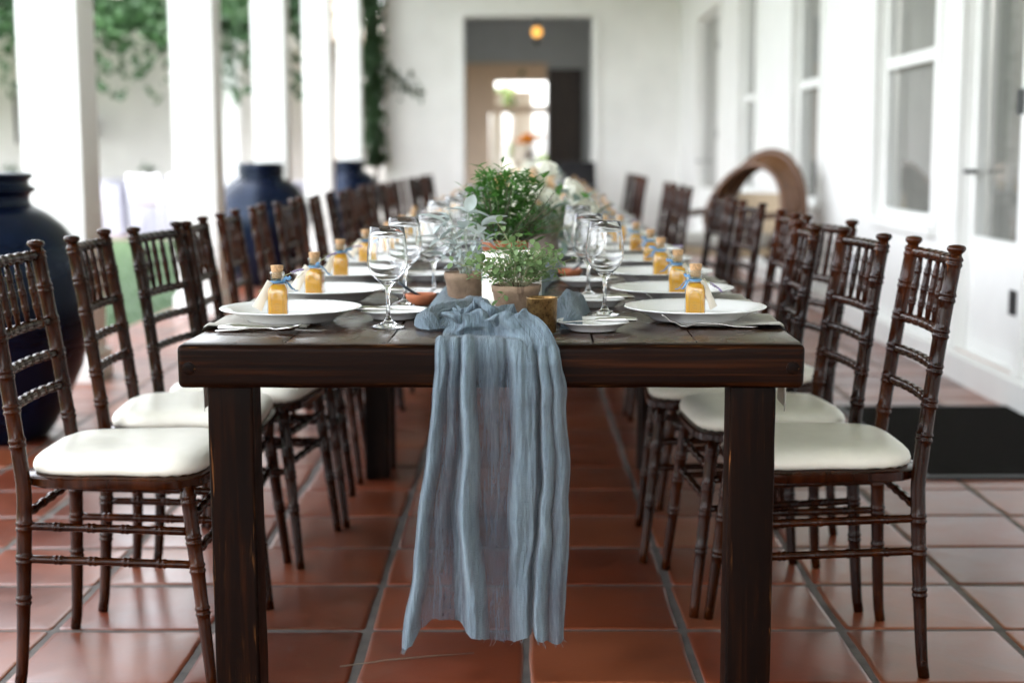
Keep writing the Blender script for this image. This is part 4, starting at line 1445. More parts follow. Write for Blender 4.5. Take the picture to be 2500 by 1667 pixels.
def hang(u, v):
    hem = pw(u, HEM) + .0035 * nz(u * 45, 3) + .002 * nz(u * 160, 1)
    z = lerp(TZ - .032, hem, v)
    xl = pw(v, [(0, -.152), (.25, -.166), (.6, -.190), (1, -.216)])
    xr = pw(v, [(0, .068), (.12, .073), (.35, .083), (.6, .083), (.8, .074), (1, .072)])
    x = lerp(xl, xr, u) + .003 * nz(v * 7, u * 3, 9)
    wob = u + .022 * nz(v * 3.2, u * 4, 1) + .008 * nz(v * 10, u * 9, 6)
    amp = pw(v, [(0, .7), (.12, 1.05), (.6, 1.15), (1, 1.1)])
    d = folds(max(0, min(1, wob)), v) * amp * (1 + .25 * nz(u * 6, v * 3.5, 11)) + .0045 * nz(u * 15, v * 4, 12) + .0025 * nz(u * 34, v * 6, 13)
    slope = (folds(max(0, min(1, wob + .012)), v) - folds(max(0, min(1, wob - .012)), v)) / .024
    x += -.0035 * math.tanh(slope * 4) * (1 if u > .78 else .5)
    y = EY - .038 - d * 1.15 - crinkle(x, z) - .004 * nz(x * 26, z * 7, 2) - .012 * v * (1 - .5 * nz(u * 3, v * 2))
    if v > .80:
        y += .0016 * nz(x * 12, z * 170, 3) * (v - .8) * 5
    y = min(y, EY - .006)
    return (x + crinkle(x + 5, z) * .5, y, z)
def overtop(u, v):
    # v 0 at the table edge, 1 on the table: rolls over the edge, folds carry on towards the bunch
    x = lerp(lerp(-.152, .068, u), lerp(-.165, .045, u) + .012 * math.sin(u * 9), v)
    d = v * (.30 if u < .55 else lerp(.30, .135, min(1, (u - .55) / .2)))
    f = (folds(u, 0) * .30 + .006) * pw(v, [(0, 1), (.12, 1.1), (.4, 1.1), (1, .7)])
    f = max(.001, f)
    a = max(0, 1 - d / .05) * PI / 2
    R1 = .028 + f
    if a > 0:
        y = EY + .012 - R1 * math.sin(a)
        z = TZ + .004 - .036 * (1 - math.cos(a)) + f * math.cos(a)
    else:
        y = EY + .012 + (d - .05)
        z = TZ + .004 + f + .007 * (1 + nz(u * 6, v * 5, 3)) * min(1, (d - .05) / .05)
    c = crinkle(x, y)
    return (x, y + c * .3, z + c)
# over the edge the sheet joins the top row of the hanging part
def bridge(u, v):
    o_ = overtop(u, v)
    if v > .20:
        return o_
    h_ = hang(u, 0)
    k = v / .20
    k = k * k * (3 - 2 * k)
    e_ = overtop(u, 0)
    return tuple(o_[i] + (h_[i] - e_[i]) * (1 - k) for i in range(3))
VJ = .17
# the gathered end on the table is dropped as real cloth: loose waves settle over table, pot and votive
def settled(NU=36, NV=60, frames=24):
    def smooth(t):
        t = max(0, min(1, t))
        return t * t * (3 - 2 * t)
    def collider(mb_):
        o_ = link('collider', mb_.mesh('collider', 'leg_wood'))
        o_.modifiers.new('collision', 'COLLISION')
        o_.collision.thickness_outer = .003
        o_.collision.cloth_friction = 12
        o_.collision.damping = .6
        return o_
    tb = rounded((1.10, 1.67, .078), .008, 3)
    tb.v = [(a - .05, b + 3.365, c + TZ - .078) for a, b, c in tb.v]
    tmp = [collider(tb), collider(MB().lathe([(.036, 0), (.048, .076)], 24, (-.012, 2.850, TZ))), collider(MB().lathe([(.028, 0), (.030, .066)], 24, (.037, 2.700, TZ)))]
    pts = []
    for j in range(NV + 1):
        t = j / NV
        for i in range(NU + 1):
            u = i / NU
            e = bridge(u, VJ)
            xl = -.152 - .066 * smooth(t / .35) * (1 - .5 * smooth((t - .7) / .3))
            xr = .068 - .050 * smooth((t - .10) / .4)
            envelope = smooth(t / .10) * smooth((1 - t) / .12)
            ph = 2 * PI * 2.1 * t + 2.4 * (u - .5) + .8 * nz(u * 2, t * 3, 4)
            amp = .044 * envelope * (1 + .4 * nz(u * 2.5, t * 3, 7))
            y = e[1] + .27 * t + .045 * math.sin(ph + 1.2) * envelope + .015 * nz(u * 3, t * 3, 2) * envelope
            z = TZ + .012 + amp * (1 + math.sin(ph - PI / 2)) + .004 * math.sin(u * 2 * PI * 3 + 2 * nz(t * 3, 1, 1)) * envelope
            k = smooth(t / .06)
            pts.append((lerp(e[0], lerp(xl, xr, u), k), lerp(e[1], y, k), lerp(e[2], z, k)))
    w1 = NU + 1
    me = bpy.data.meshes.new('settling_cloth')
    me.from_pydata(pts, [], [(j * w1 + i, j * w1 + i + 1, (j + 1) * w1 + i + 1, (j + 1) * w1 + i) for j in range(NV) for i in range(NU)])
    co = link('settling_cloth', me)
    vg = co.vertex_groups.new(name='pin')
    vg.add(list(range(2 * w1)) + [NV * w1 + i for i in range(w1)], 1.0, 'REPLACE')
    md = co.modifiers.new('cloth', 'CLOTH')
    st = md.settings
    st.quality, st.mass, st.air_damping = 7, .15, 4
    st.vertex_group_mass = 'pin'
    st.tension_stiffness, st.compression_stiffness, st.shear_stiffness, st.bending_stiffness = 15, 15, 2, .3
    st.tension_damping, st.compression_damping, st.shear_damping, st.bending_damping = 8, 8, 5, .5
    cs = md.collision_settings
    cs.collision_quality, cs.distance_min = 3, .003
    cs.use_self_collision, cs.self_distance_min, cs.self_friction = True, .004, 5
    md.point_cache.frame_end = frames
    for f in range(1, frames + 1):
        sc.frame_set(f)
    ev = co.evaluated_get(bpy.context.evaluated_depsgraph_get())
    out = [v.co.copy() for v in ev.data.vertices]
    for o_ in tmp + [co]:
        bpy.data.objects.remove(o_)
    sc.frame_set(1)
    P = [[out[j * w1 + i] for i in range(w1)] for j in range(NV + 1)]
    for _ in range(3):
        P = [P[0]] + [[(P[j][i] * 2 + P[j - 1][i] + P[j + 1][i] + P[j][max(i - 1, 0)] + P[j][min(i + 1, NU)]) / 6 for i in range(w1)] for j in range(1, NV)] + [P[NV]]
    def cr(p0, p1, p2, p3, f):
        return .5 * ((2 * p1) + (p2 - p0) * f + (2 * p0 - 5 * p1 + 4 * p2 - p3) * f * f + (3 * p1 - p0 - 3 * p2 + p3) * f ** 3)
    def row(j, u):
        r = P[j]
        x = u * NU
        i = min(int(x), NU - 1)
        return cr(r[max(i - 1, 0)], r[i], r[i + 1], r[min(i + 2, NU)], x - i)
    def at(u, t):
        y = t * NV
        j = min(int(y), NV - 1)
        return cr(row(max(j - 1, 0), u), row(j, u), row(j + 1, u), row(min(j + 2, NV), u), y - j)
    return at
bunch = settled()
NH, NT, NS, NC = 150, 22, 220, 230
rows = []
for j in range(NH + 1):
    rows.append([Vector(hang(i / NC, 1 - j / NH)) for i in range(NC + 1)])
for j in range(1, NT):
    rows.append([Vector(bridge(i / NC, VJ * j / NT)) for i in range(NC + 1)])
top = [[bunch(i / NC, j / NS) for i in range(NC + 1)] for j in range(NS + 1)]
for j in range(NS + 1):
    r = []
    for i in range(NC + 1):
        du = top[j][min(i + 1, NC)] - top[j][max(i - 1, 0)]
        dv = top[min(j + 1, NS)][i] - top[max(j - 1, 0)][i]
        nn = du.cross(dv)
        nn = nn.normalized() if nn.length > 1e-9 else Vector((0, 0, 1))
        c = (.0007 * nz(i * .42 + nz(j * .05, i * .05), j * .035, 2) + .0004 * nz(i * .8, j * .06, 5)) * min(1, j / 10)
        p = top[j][i] + nn * c
        if p.z < TZ + .0012 and p.y > 2.545:
            p.z = TZ + .0012
        r.append(p)
    rows.append(r)
mb = MB()
w_ = NC + 1
mb.add([p for r in rows for p in r], [(j * w_ + i, j * w_ + i + 1, (j + 1) * w_ + i + 1, (j + 1) * w_ + i) for j in range(len(rows) - 1) for i in range(NC)])
# hem threads
r_ = random.Random(4)
for k in range(26):
    u = r_.choice((r_.uniform(0, .04), r_.uniform(.5, .8), r_.uniform(.83, 1)))
    p = Vector(hang(u, 1.0))
    d = Vector((r_.uniform(-.006, .006), r_.uniform(-.004, .002), -r_.uniform(.003, .011)))
    mb.sweep([p + Vector((0, 0, .002)), p + d * .5 + Vector((r_.uniform(-.002, .002), 0, 0)), p + d], .00035, 4)
# bunched loops of cloth lying on the table
def fold_strip(path, hws, hs_, lean=0, n=70, m_=44, lay=0, seed=0):
    P = [Vector((p[0], p[1], 0)) for p in path]
    def at(t):
        q = t * (len(P) - 1)
        i = min(int(q), len(P) - 2)
        f = q - i
        p0, p1, p2, p3 = P[max(i - 1, 0)], P[i], P[i + 1], P[min(i + 2, len(P) - 1)]
        return .5 * ((2 * p1) + (p2 - p0) * f + (2 * p0 - 5 * p1 + 4 * p2 - p3) * f * f + (3 * p1 - p0 - 3 * p2 + p3) * f ** 3)
    def li(a, t):
        q = t * (len(a) - 1)
        i = min(int(q), len(a) - 2)
        return lerp(a[i], a[i + 1], q - i)
    def f(u, v):
        c = at(v)
        tg = (at(min(1, v + .01)) - at(max(0, v - .01))).normalized()
        nrm = Vector((-tg.y, tg.x, 0))
        th = PI * (1.06 * u - .03)
        tp = min(1, v / .14, (1 - v) / .16)
        tp = tp * tp * (3 - 2 * tp)
        hw, h = li(hws, v), li(hs_, v) * (1.32 if seed < 10 else 1)
        h *= (1 + .12 * nz(v * 4, u * 1.5, seed)) * (tp if seed < 10 else 1)
        off = hw * math.cos(th) * (1 + .10 * nz(v * 3, u * 2, seed + 3))
        z = h * max(-.02, math.sin(th)) ** .8 if math.sin(th) > 0 else 0
        z += h * .05 * math.sin(u * 17 + 4 * nz(v * 3, 0, seed)) * max(0, math.sin(th)) ** .5
        p = c + nrm * (off + lean * z)
        cr = .0022 * nz(u * 17 + 1.2 * nz(v * 6, u), v * 6, seed + 1) + .0012 * nz(u * 36, v * 11, seed) + .0016 * nz(v * 12, u * 3, seed + 5)
        return (p.x, p.y, TZ + .0035 + lay + max(0, z) + cr)
    mb.grid(f, m_, n)
fold_strip([(.085, 2.735), (.098, 2.79), (.095, 2.88), (.10, 2.96), (.12, 3.05)], [.014, .020, .026, .03, .03], [.010, .024, .034, .04, .036], 0, seed=6)
fold_strip([(-.16, 2.74), (-.185, 2.80), (-.13, 2.90), (-.10, 3.0), (-.11, 3.15)], [.02, .026, .035, .035, .03], [.016, .024, .028, .028, .024], 0, seed=7)
for k in range(9):
    y0 = 3.0 + k * 1.3
    for s in (-1, 1):
        pts = []
        for i in range(6):
            yy = y0 + i * .29
            pts.append((axis(yy) + s * (.09 + .03 * math.sin(yy * 3 + k + s)), yy))
        fold_strip(pts, [.03, .04, .035, .045, .04, .03], [.02, .035, .03, .04, .03, .02], 0, 40, 10, seed=20 + k + s)
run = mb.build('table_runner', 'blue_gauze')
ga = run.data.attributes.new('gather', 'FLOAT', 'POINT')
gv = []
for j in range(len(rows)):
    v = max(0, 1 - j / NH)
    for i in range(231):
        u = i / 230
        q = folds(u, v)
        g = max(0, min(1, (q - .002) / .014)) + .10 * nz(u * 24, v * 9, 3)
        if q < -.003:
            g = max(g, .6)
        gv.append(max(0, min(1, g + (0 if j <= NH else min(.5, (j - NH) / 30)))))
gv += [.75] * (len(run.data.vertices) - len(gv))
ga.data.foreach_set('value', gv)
tag(run, 'crinkled dusty blue gauze runner bunched on the table and hanging off its end', 'table runner')

# ------------------------------------------------------------------ pots, candle, votive
def leafmesh(name, L, W, mat, cup=.18, droop=.15, tip=1.0, nseg=4):
    mb = MB(); vs_ = []; fs_ = []
    for i in range(nseg + 1):
        q = i / nseg
        w_ = W * .5 * (math.sin(PI * q ** tip * .97 + .03)) ** .8
        z = -droop * L * q * q
        vs_ += [(-w_, q * L, z + cup * w_), (0, q * L, z), (w_, q * L, z + cup * w_)]
    for i in range(nseg):
        a = i * 3
        fs_ += [(a, a + 1, a + 4, a + 3), (a + 1, a + 2, a + 5, a + 4)]
    return mb.add(vs_, fs_).mesh(name, mat)
LEAF_O = [leafmesh('leaf', .0135, .0108, 'leaf_oregano', .25, .15), leafmesh('leaf', .011, .0085, 'leaf_oregano', .35, .05), leafmesh('leaf', .016, .0120, 'leaf_oregano', .15, .25)]
LEAF_M = [leafmesh('leaf', .042, .020, 'leaf_mint', .2, .2, .85, 6), leafmesh('leaf', .034, .015, 'leaf_mint', .3, .35, .85, 6), leafmesh('leaf', .030, .0085, 'leaf_mint', .3, .25, .85, 5)]
LEAF_S = [leafmesh('leaf', .078, .034, 'leaf_silver', .35, .35, .75, 8), leafmesh('leaf', .058, .017, 'leaf_silver', .45, .45, .8, 7), leafmesh('leaf', .040, .010, 'leaf_silver', .4, .3, .85, 6)]
LEAF_E = [leafmesh('leaf', .040, .026, 'leaf_eucalyptus', .2, .2), leafmesh('leaf', .06, .022, 'leaf_eucalyptus', .2, .3)]

def orient(p, d, roll):
    d = Vector(d).normalized()
    q = d.to_track_quat('Y', 'Z').to_matrix().to_4x4()
    return Matrix.Translation(p) @ q @ Matrix.Rotation(roll, 4, 'Y')

def pot(t, rt, rb, h, mat='aged_clay'):
    prof = [(rb * .2, .0), (rb * .96, 0), (rb, .002), (lerp(rb, rt, .80) * .985, h * .80), (lerp(rb, rt, .80) * 1.03, h * .82), (rt, h * .985), (rt * .985, h), (rt * .93, h), (rt * .91, h * .92), (rt * .86, h * .86)]
    n = 48
    mb = MB().lathe(prof, n)
    mb.v = [(x + .0009 * nz(x * 60, y * 60, z * 60), y + .0009 * nz(x * 60, y * 60, z * 60 + 9), z + (.0014 * nz(x * 40, y * 40) if z > h * .9 else 0)) for x, y, z in mb.v]
    mb.build('pot', mat, t)
    mb = MB()
    mb.grid(lambda u, v: (rt * .89 * v * math.cos(2 * PI * u), rt * .89 * v * math.sin(2 * PI * u), h * .90 + .004 * nz(u * 9, v * 9, 2) + .003 * (1 - v)), 24, 8)
    mb.build('soil', 'soil', t)

def oregano(t, base_z, n_st, spread, height, seed, maxleaf, bias=(0, 0)):
    r_ = random.Random(seed)
    mb = MB()
    cnt_ = 0
    for k in range(n_st):
        a = r_.uniform(0, 2 * PI)
        rr = r_.random() ** .6
        b = Vector((.028 * rr * math.cos(a), .028 * rr * math.sin(a), base_z))
        hh = height * r_.uniform(.45, 1.0) * (1 - .45 * rr)
        out = spread * rr * r_.uniform(.75, 1.15)
        tip = b + Vector((math.cos(a) * out + bias[0], math.sin(a) * out * .85 + bias[1], hh))
        if k == 0: tip = Vector((.093, -.010, base_z + .040)); hh = .07
        if k == 1: tip = Vector((-.036, -.012, base_z + .128))
        if k == 2: tip = Vector((-.092, -.020, base_z + .060))
        if k == 3: tip = Vector((.060, -.02, base_z + .085))
        if k == 4: tip = Vector((-.034, -.060, base_z - .018))
        mid = b.lerp(tip, .5) + Vector((-(tip.x - b.x) * .18, -(tip.y - b.y) * .18, abs(hh) * .18)) + Vector((r_.uniform(-.008, .008), r_.uniform(-.008, .008), 0))
        def at(q):
            return (b * (1 - q) ** 2 + mid * 2 * q * (1 - q) + tip * q * q)
        pts = [at(i / 7) + Vector((r_.uniform(-.0012, .0012), r_.uniform(-.0012, .0012), 0)) for i in range(8)]
        mb.sweep(pts, [.0011, .0010, .0010, .0009, .0008, .0007, .0006, .0004], 5)
        nodes = r_.randint(3, 5)
        ra = r_.uniform(0, PI)
        for i in range(nodes):
            q = .30 + .70 * i / (nodes - 1)
            p = at(min(q, .995))
            ra += PI / 2
            tg = (at(min(1, q + .02)) - at(q - .02)).normalized()
            sd = tg.cross(Vector((0, 0, 1)))
            if sd.length < .1: sd = Vector((1, 0, 0))
            sd.normalize(); up = sd.cross(tg)
            for s in (0, PI):
                if cnt_ >= maxleaf: break
                dv = sd * math.cos(ra + s) + up * math.sin(ra + s) + tg * r_.uniform(.25, .7)
                dv.z += .15
                me = LEAF_O[r_.randrange(3)]
                M_ = orient(p + dv.normalized() * .002, dv, r_.uniform(-.5, .5))
                sc_ = lerp(1.30, .95, i / nodes) * r_.uniform(.8, 1.2)
                link('leaf', me, t, M_ @ Matrix.Scale(sc_, 4))
                cnt_ += 1
    # the small young leaves low in the tuft, too tiny to pick apart
    tiny = MB()
    src = [(tuple(v.co), ) for v in LEAF_O[1].vertices]
    fcs = [tuple(p.vertices) for p in LEAF_O[1].polygons]
    for k in range(420):
        a = r_.uniform(0, 2 * PI); rr = r_.random() ** .7 * spread * .85
        p = Vector((rr * math.cos(a) * 1.05 - .006, rr * math.sin(a) * .8, base_z + .012 + r_.random() * (height * .72) * (1 - .5 * rr / spread)))
        d = Vector((r_.uniform(-1, 1), r_.uniform(-1, 1), r_.uniform(-.1, .9)))
        M_ = orient(p, d, r_.uniform(-.6, .6)) @ Matrix.Scale(r_.uniform(.6, .95), 4)
        tiny.add([M_ @ Vector(q[0]) for q in src], fcs)
        if k % 3 == 0:
            tiny.sweep([p, p * .6 + Vector((0, 0, base_z * .4))], [.0005, .0006], 3)
    o = tiny.build('young_leaves', 'leaf_oregano', t); o['kind'] = 'stuff'
    mb.build('stems', 'stem_oregano', t)

po = thing('potted_oregano', 'small round-leaved green herb in a clay pot at the front of the runner', 'potted plant', (-.012, 2.845, TZ + .003), .4)
po.rotation_euler = (0, 0, 0)
pot(po, .0495, .036, .076)
oregano(po, .070, 40, .105, .120, 12, 300)

ps = thing('potted_silver_sage', 'woolly silver-leaved herb in a clay pot left of the candle', 'potted plant', (-.125, 3.13, TZ + .003))
pot(ps, .046, .034, .078)
r_ = random.Random(33)
mb = MB()
KS = .74
specs = [((-.052, -.01, .205), 0), ((.050, -.012, .200), 0), ((.01, .03, .235), 0), ((-.075, .01, .165), 1), ((.06, .02, .165), 1), ((-.03, -.05, .155), 1), ((.035, -.045, .15), 1), ((-.06, -.03, .125), 1), ((.0, -.055, .195), 0), ((.055, -.03, .12), 2), ((-.045, .03, .22), 1), ((-.02, -.05, .11), 1)]
for k, (tp, kind) in enumerate(specs):
    b = Vector((r_.uniform(-.015, .015), r_.uniform(-.015, .015), .07))
    tip = Vector((tp[0] * KS, tp[1] * KS, .07 + (tp[2] - .07) * KS * 1.12))
    mid = b.lerp(tip, .55) + Vector((-.25 * tip.x, -.25 * tip.y, .01))
    at = lambda q: b * (1 - q) ** 2 + mid * 2 * q * (1 - q) + tip * q * q
    mb.sweep([at(i / 6) for i in range(7)], [.0022, .002, .0019, .0018, .0016, .0014, .001], 6)
    for i in range(4):
        q = .45 + .55 * i / 3
        p = at(q)
        for s in (-1, 1):
            a = math.atan2(tip.y, tip.x) + s * r_.uniform(.5, 1.5) + (0 if i < 3 else 0)
            d = Vector((math.cos(a), math.sin(a), r_.uniform(-.15, .55)))
            me = LEAF_S[kind if i == 3 else min(2, kind + 1)]
            link('leaf', me, ps, orient(p, d, r_.uniform(-.5, .5)) @ Matrix.Scale(r_.uniform(.5, .8), 4))
    d = Vector((tip.x * 2, tip.y * 2, .06))
    link('leaf', LEAF_S[kind], ps, orient(tip, d, r_.uniform(-.4, .4)) @ Matrix.Scale(.8, 4))
mb.build('stems', 'stem_silver', ps)

pm = thing('potted_mint', 'tall bushy bright green mint and rosemary pot behind the candle', 'potted plant', (-.040, 3.36, TZ + .045))
MB().lathe([(.03, -.045), (.055, -.043), (.056, -.004), (.05, -.001), (.001, -.001)], 28).build('stand', 'leg_wood', pm)
pot(pm, .056, .042, .092, 'terracotta')
mb = MB()
cnt_ = 0
for k in range(20):
    a = r_.uniform(0, 2 * PI); rr = r_.random() ** .5
    b = Vector((.03 * rr * math.cos(a), .03 * rr * math.sin(a), .085))
    tip = b + Vector((math.cos(a) * .100 * rr - .004, math.sin(a) * .08 * rr, r_.uniform(.10, .180)))
    if k == 0: tip = Vector((-.062, -.01, .262)); 
    if k == 1: tip = Vector((.052, -.015, .250))
    if k == 2: tip = Vector((-.005, .0, .272))
    mid = b.lerp(tip, .5) + Vector((-(tip.x) * .12, -(tip.y) * .12, .02))
    at = lambda q: b * (1 - q) ** 2 + mid * 2 * q * (1 - q) + tip * q * q
    mb.sweep([at(i / 7) for i in range(8)], [.0018, .0018, .0017, .0016, .0014, .0012, .001, .0007], 6)
    ra = r_.uniform(0, 2)
    for i in range(7):
        q = .28 + .72 * i / 6
        p = at(min(.995, q)); ra += PI / 2
        for s in (0, PI):
            d = Vector((math.cos(ra + s), math.sin(ra + s), r_.uniform(.1, .7) if i < 5 else r_.uniform(.6, 1.4)))
            me = LEAF_M[(0 if i < 4 else 1 if i < 6 else 2) if r_.random() < .8 else 1]
            if cnt_ < 280:
                link('leaf', me, pm, orient(p, d, r_.uniform(-.4, .4)) @ Matrix.Scale(r_.uniform(.55, .9), 4)); cnt_ += 1
mb.build('stems', 'leaf_oregano', pm)
tiny = MB()
src = [tuple(v.co) for v in LEAF_M[2].vertices]
fcs = [tuple(p.vertices) for p in LEAF_M[2].polygons]
for k in range(800):
    a = r_.uniform(0, 2 * PI); z = r_.random() ** .8
    rr = r_.random() ** .5 * .095 * (1 - .45 * z)
    p = Vector((rr * math.cos(a) - .006, rr * math.sin(a) * .9, .085 + z * .165))
    d = Vector((math.cos(a) * .8 + r_.uniform(-.7, .7), math.sin(a) * .8 + r_.uniform(-.7, .7), r_.uniform(-.2, 1.1)))
    M_ = orient(p, d, r_.uniform(-.6, .6)) @ Matrix.Scale(r_.uniform(.5, 1.0), 4)
    tiny.add([M_ @ Vector(q) for q in src], fcs)
o = tiny.build('inner_leaves', 'leaf_mint', pm); o['kind'] = 'stuff'
# rosemary needles in the same pot
mb = MB(); ms = MB()
for k in range(46):
    a = r_.uniform(0, 2 * PI)
    b = Vector((.035 * math.cos(a), .03 * math.sin(a), .085))
    tip = b + Vector((math.cos(a) * .070 + .028, math.sin(a) * .05 - .02, r_.uniform(.02, .14)))
    ms.sweep([b, b.lerp(tip, .5) + Vector((0, 0, .008)), tip], [.0014, .0012, .0006], 5)
    for i in range(46):
        q = .1 + .9 * i / 45
        p = b.lerp(tip, q) + Vector((0, 0, .016 * q * (1 - q) * 2))
        d = Vector((r_.uniform(-1, 1), r_.uniform(-1, 1), r_.uniform(.1, 1.1))).normalized() * r_.uniform(.011, .020)
        s = d.cross(Vector((0, 0, 1))).normalized() * .0009
        mb.add([p - s, p + s, p + d], [(0, 1, 2)])
o = mb.build('rosemary_needles', 'leaf_rosemary', pm, smooth=False); o['kind'] = 'stuff'
ms.build('rosemary_stems', 'bark', pm)

cn = thing('pillar_candle', 'thick ivory pillar candle behind the front herb pot', 'candle', (-.022, 3.035, TZ + .004))
MB().lathe([(.05, 0), (.062, .001), (.0635, .004), (.0635, .124), (.062, .1275), (.058, .128), (.050, .123), (.02, .120), (.001, .1195)], 48).build('wax', 'candle_wax', cn)
MB().sweep([(0, 0, .119), (.001, 0, .128), (.003, .001, .134)], .0012, 6).build('wick', 'black_iron', cn)
vo = thing('brass_votive', 'mottled antique brass votive cup beside the front herb pot', 'votive cup', (.037, 2.700, TZ + .0010))
MB().lathe([(.001, 0), (.026, 0), (.0275, .0015), (.0295, .0655), (.0300, .067), (.0292, .0672), (.0285, .066), (.0268, .005), (.001, .004)], 44).build('cup', 'aged_brass', vo)
MB().lathe([(.001, .0045), (.0255, .0045), (.0262, .03), (.024, .0305), (.001, .030)], 28).build('tea_wax', 'candle_wax', vo)

# ------------------------------------------------------------------ flowers down the table
def petal(L, W, cup):
    mb = MB()
    def f(u, v):
        a = (u - .5) * 2
        w_ = W * .5 * math.sin(PI * (.15 + .75 * v)) ** .7
        return (a * w_, L * v * (1 - .12 * a * a), cup * L * v * v * .9 + .25 * W * a * a * v)
    mb.grid(f, 5, 5)
    return mb
PET = petal(.034, .036, .55)
def rose_mesh(mat, seed):
    r_ = random.Random(seed)
    mb = MB()
    for ring, (n_, tilt, sc_, z) in enumerate(((3, 82, .55, .010), (4, 70, .72, .007), (5, 55, .9, .004), (6, 36, 1.05, .001), (7, 16, 1.15, -.003))):
        for k in range(n_):
            a = 2 * PI * k / n_ + ring * .7 + r_.uniform(-.15, .15)
            M_ = Matrix.Rotation(a, 4, 'Z') @ Matrix.Translation((0, .004 + .002 * ring, z)) @ Matrix.Rotation(R(tilt + r_.uniform(-6, 6)), 4, 'X') @ Matrix.Scale(sc_, 4)
            mb.add([M_ @ Vector(v) for v in PET.v], PET.f)
    return mb.mesh('bloom', mat)
ROSE = {'w': rose_mesh('rose_white', 1), 'p': rose_mesh('rose_peach', 2), 'o': rose_mesh('flower_orange', 3)}
def arrangement(x, y, z, label, seed, nr, spread, height, kinds='wwwp', big=None, vase=True):
    r_ = random.Random(seed)
    t = thing('flower_arrangement', label, 'flowers', (x, y, z), 0, 'flower arrangements down the middle of the table')
    if vase:
        MB().lathe([(.001, 0), (.045, 0), (.055, .02), (.062, .055), (.052, .085), (.056, .10), (.052, .1), (.046, .085), (.05, .05), (.001, .01)], 24).build('bowl', 'vase_grey', t)
    st = MB()
    for k in range(nr):
        a = r_.uniform(0, 2 * PI); rr = r_.random() ** .5
        p = Vector((spread * rr * math.cos(a), spread * .9 * rr * math.sin(a), .10 + (height - .10) * (1 - .55 * rr ** 2) * r_.uniform(.75, 1)))
        if big and k < len(big): p = Vector(big[k])
        st.sweep([(0, 0, .05), (p.x * .4, p.y * .4, p.z * .6), p], [.002, .002, .0018], 5)
        d = Vector((p.x, p.y - .02, .09)).normalized()
        M_ = Matrix.Translation(p) @ d.to_track_quat('Z', 'Y').to_matrix().to_4x4() @ Matrix.Scale(r_.uniform(.75, 1.1), 4)
        link('bloom', ROSE[r_.choice(kinds)], t, M_)
    for k in range(26):
        a = r_.uniform(0, 2 * PI)
        tip = Vector((math.cos(a) * spread * r_.uniform(.8, 1.5), math.sin(a) * spread * r_.uniform(.7, 1.3), height * r_.uniform(.25, 1.0)))
        b = Vector((0, 0, .06))
        st.sweep([b, b.lerp(tip, .5) + Vector((0, 0, .03)), tip], [.0018, .0015, .0008], 5)
        for i in range(6):
            q = .35 + .65 * i / 5
            p = b.lerp(tip, q) + Vector((0, 0, .12 * q * (1 - q)))
            d = Vector((r_.uniform(-1, 1), r_.uniform(-1, 1), r_.uniform(-.2, .8)))
            link('leaf', (LEAF_E + LEAF_M)[r_.choice((0, 0, 1, 1, 2))], t, orient(p, d, r_.uniform(-.6, .6)) @ Matrix.Scale(r_.uniform(.8, 1.3), 4))
    st.build('stems', 'stem_oregano', t)
    return t
arrangement(axis(4.35) + .085, 4.35, TZ + .004, 'nearest loose bunch of white roses and grey leaves, right behind the mint', 1, 20, .15, .22, 'w', [(.02, -.02, .275), (-.05, .03, .25), (.09, -.03, .21), (.12, -.05, .15)])
arrangement(axis(5.6) + .05, 5.6, TZ + .004, 'second bunch of white and peach roses from the front of the table', 2, 16, .15, .20, 'wwpp')
arrangement(axis(7.0) + .0, 7.0, TZ + .004, 'third bunch of white roses from the front of the table', 3, 16, .15, .24, 'wwp')
arrangement(axis(8.6) + .03, 8.6, TZ + .004, 'fourth bunch of white roses from the front of the table', 4, 16, .15, .24, 'wwp')
arrangement(axis(10.3), 10.3, TZ + .004, 'fifth bunch of white roses from the front of the table', 5, 14, .15, .24, 'wwp')
arrangement(axis(12.3), 12.3, TZ + .004, 'last bunch of white roses, at the far end of the table', 6, 14, .15, .26, 'wwp')
st = MB()
for k in range(12):
    p = Vector((rg.gauss(0, .07), rg.gauss(0, .06), .22 + rg.random() * .10))
    st.sweep([(0, 0, .08), p], .003, 5)
    link('bloom', ROSE['o'], vz, Matrix.Translation(p) @ Matrix.Rotation(rg.uniform(-.6, .6), 4, 'X') @ Matrix.Scale(1.3, 4))
st.build('stems', 'stem_oregano', vz)

# ------------------------------------------------------------------ rattan chair and door mat
wc = thing('rattan_chair', 'brown rattan armchair with tall hooped back against the right wall', 'armchair', (1.52, 10.5, 0), R(128))
# local: faces +y, back at -y
def tube(name, pts, r, n=8, mat='rattan'):
    return MB().sweep(pts, r, n).build(name, mat, wc)
hoop = [(.40 * math.cos(a) * (1 if math.sin(a) > 0 else .92), -.30 - .10 * math.sin(a) - .02, .62 + .50 * math.sin(a)) for a in [R(-35 + 250 * i / 40) for i in range(41)]]
tube('hoop', hoop, .030)
m = MB(); m.grid(lambda u, v: (lambda p: (p[0] * lerp(1, .96, v), p[1] + (.20 - .10 * max(0, (p[2] - .8))) * v + .006 * math.sin(u * 150) * math.sin(v * 40), lerp(p[2], .46 + (p[2] - .46) * .86, v)))(hoop[min(40, int(round(u * 40)))]), 40, 14); m.build('hood_weave', 'rattan', wc)
tube('hoop', [(x * .96, y + .20 - .10 * max(0, z - .8), .46 + (z - .46) * .86) for x, y, z in hoop], .024)
m = MB(); m.grid(lambda u, v: (lambda p: (p[0] * lerp(1, .80, v), p[1] + .01 * math.sin(u * 160) * math.sin(v * 30) + .014 * v, .62 + (p[2] - .62) * lerp(1, .80, v)))(hoop[min(40, int(round(u * 40)))]), 40, 6); m.build('hoop_weave', 'rattan', wc)
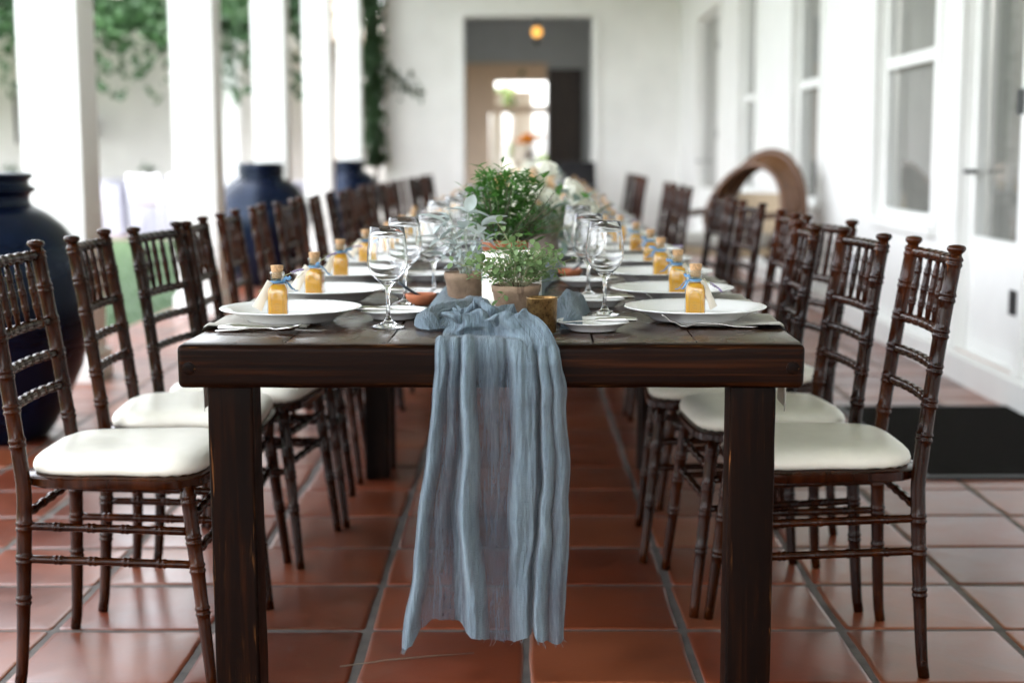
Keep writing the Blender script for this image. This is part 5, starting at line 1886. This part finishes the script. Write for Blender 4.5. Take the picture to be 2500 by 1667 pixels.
tube('hoop', [(x * .80, y + .014, .62 + (z - .62) * .80) for x, y, z in hoop], .014)
m = MB(); m.grid(lambda u, v: ((u - .5) * lerp(.66, .56, v), -.32 - .05 * v + .008 * math.sin(u * 60) * math.sin(v * 60), .42 + v * .40), 40, 20); m.build('back_weave', 'cane_weave', wc)
m = rounded((.66, .60, .06), .02, 3); m.v = [(a, b - .02, c + .38) for a, b, c in m.v]; m.build('seat', 'cane_weave', wc)
m = rounded((.60, .56, .09), .035, 3); m.v = [(a, b - .0, c + .442) for a, b, c in m.v]; m.build('seat_pad', 'napkin_linen', wc)
for s in (-1, 1):
    tube('arm', [(s * .36, -.34, .68), (s * .38, -.1, .68), (s * .38, .18, .66), (s * .36, .28, .58), (s * .34, .29, .40)], .024)
    tube('leg', [(s * .33, .26, 0), (s * .34, .28, .41)], .022)
    tube('leg', [(s * .30, -.31, 0), (s * .32, -.32, .45)], .022)
    tube('side_brace', [(s * .33, .27, .16), (s * .31, -.31, .16)], .014)
tube('front_brace', [(-.335, .27, .2), (.335, .27, .2)], .014)

m = MB()
def matf(u, v):
    return (1.40 + u * .82, 4.86 + v * 1.36, .010 + .0025 * math.sin(v * 520) * 0 + .0018 * nz(u * 60, v * 90))
dm = thing('door_mat', 'large black fibre door mat on the tiles behind the nearest right chair', 'door mat', (0, 0, 0))
m = MB(); m.grid(matf, 40, 60); m.box((1.40, 4.86, .001), (2.22, 6.22, .0085)); m.build('pile', 'mat_fibre', dm, smooth=False)
m = MB()
for (a, b, c, d) in ((1.375, 4.835, 1.40, 6.245), (2.22, 4.835, 2.245, 6.245), (1.40, 4.835, 2.22, 4.86), (1.40, 6.22, 2.22, 6.245)):
    m.box((a, b, .001), (c, d, .011))
m.build('edging', 'black_iron', dm, smooth=False)

# dry twig on the tiles
tag(MB().sweep([(-.40, 3.02, .003), (-.30, 3.055, .005), (-.20, 3.085, .004), (-.11, 3.105, .003)], [.0012, .0014, .0012, .0008], 5).build('fallen_twig', 'bark'),
    'thin dry twig lying on the tiles left of the cloth hem', 'twig')
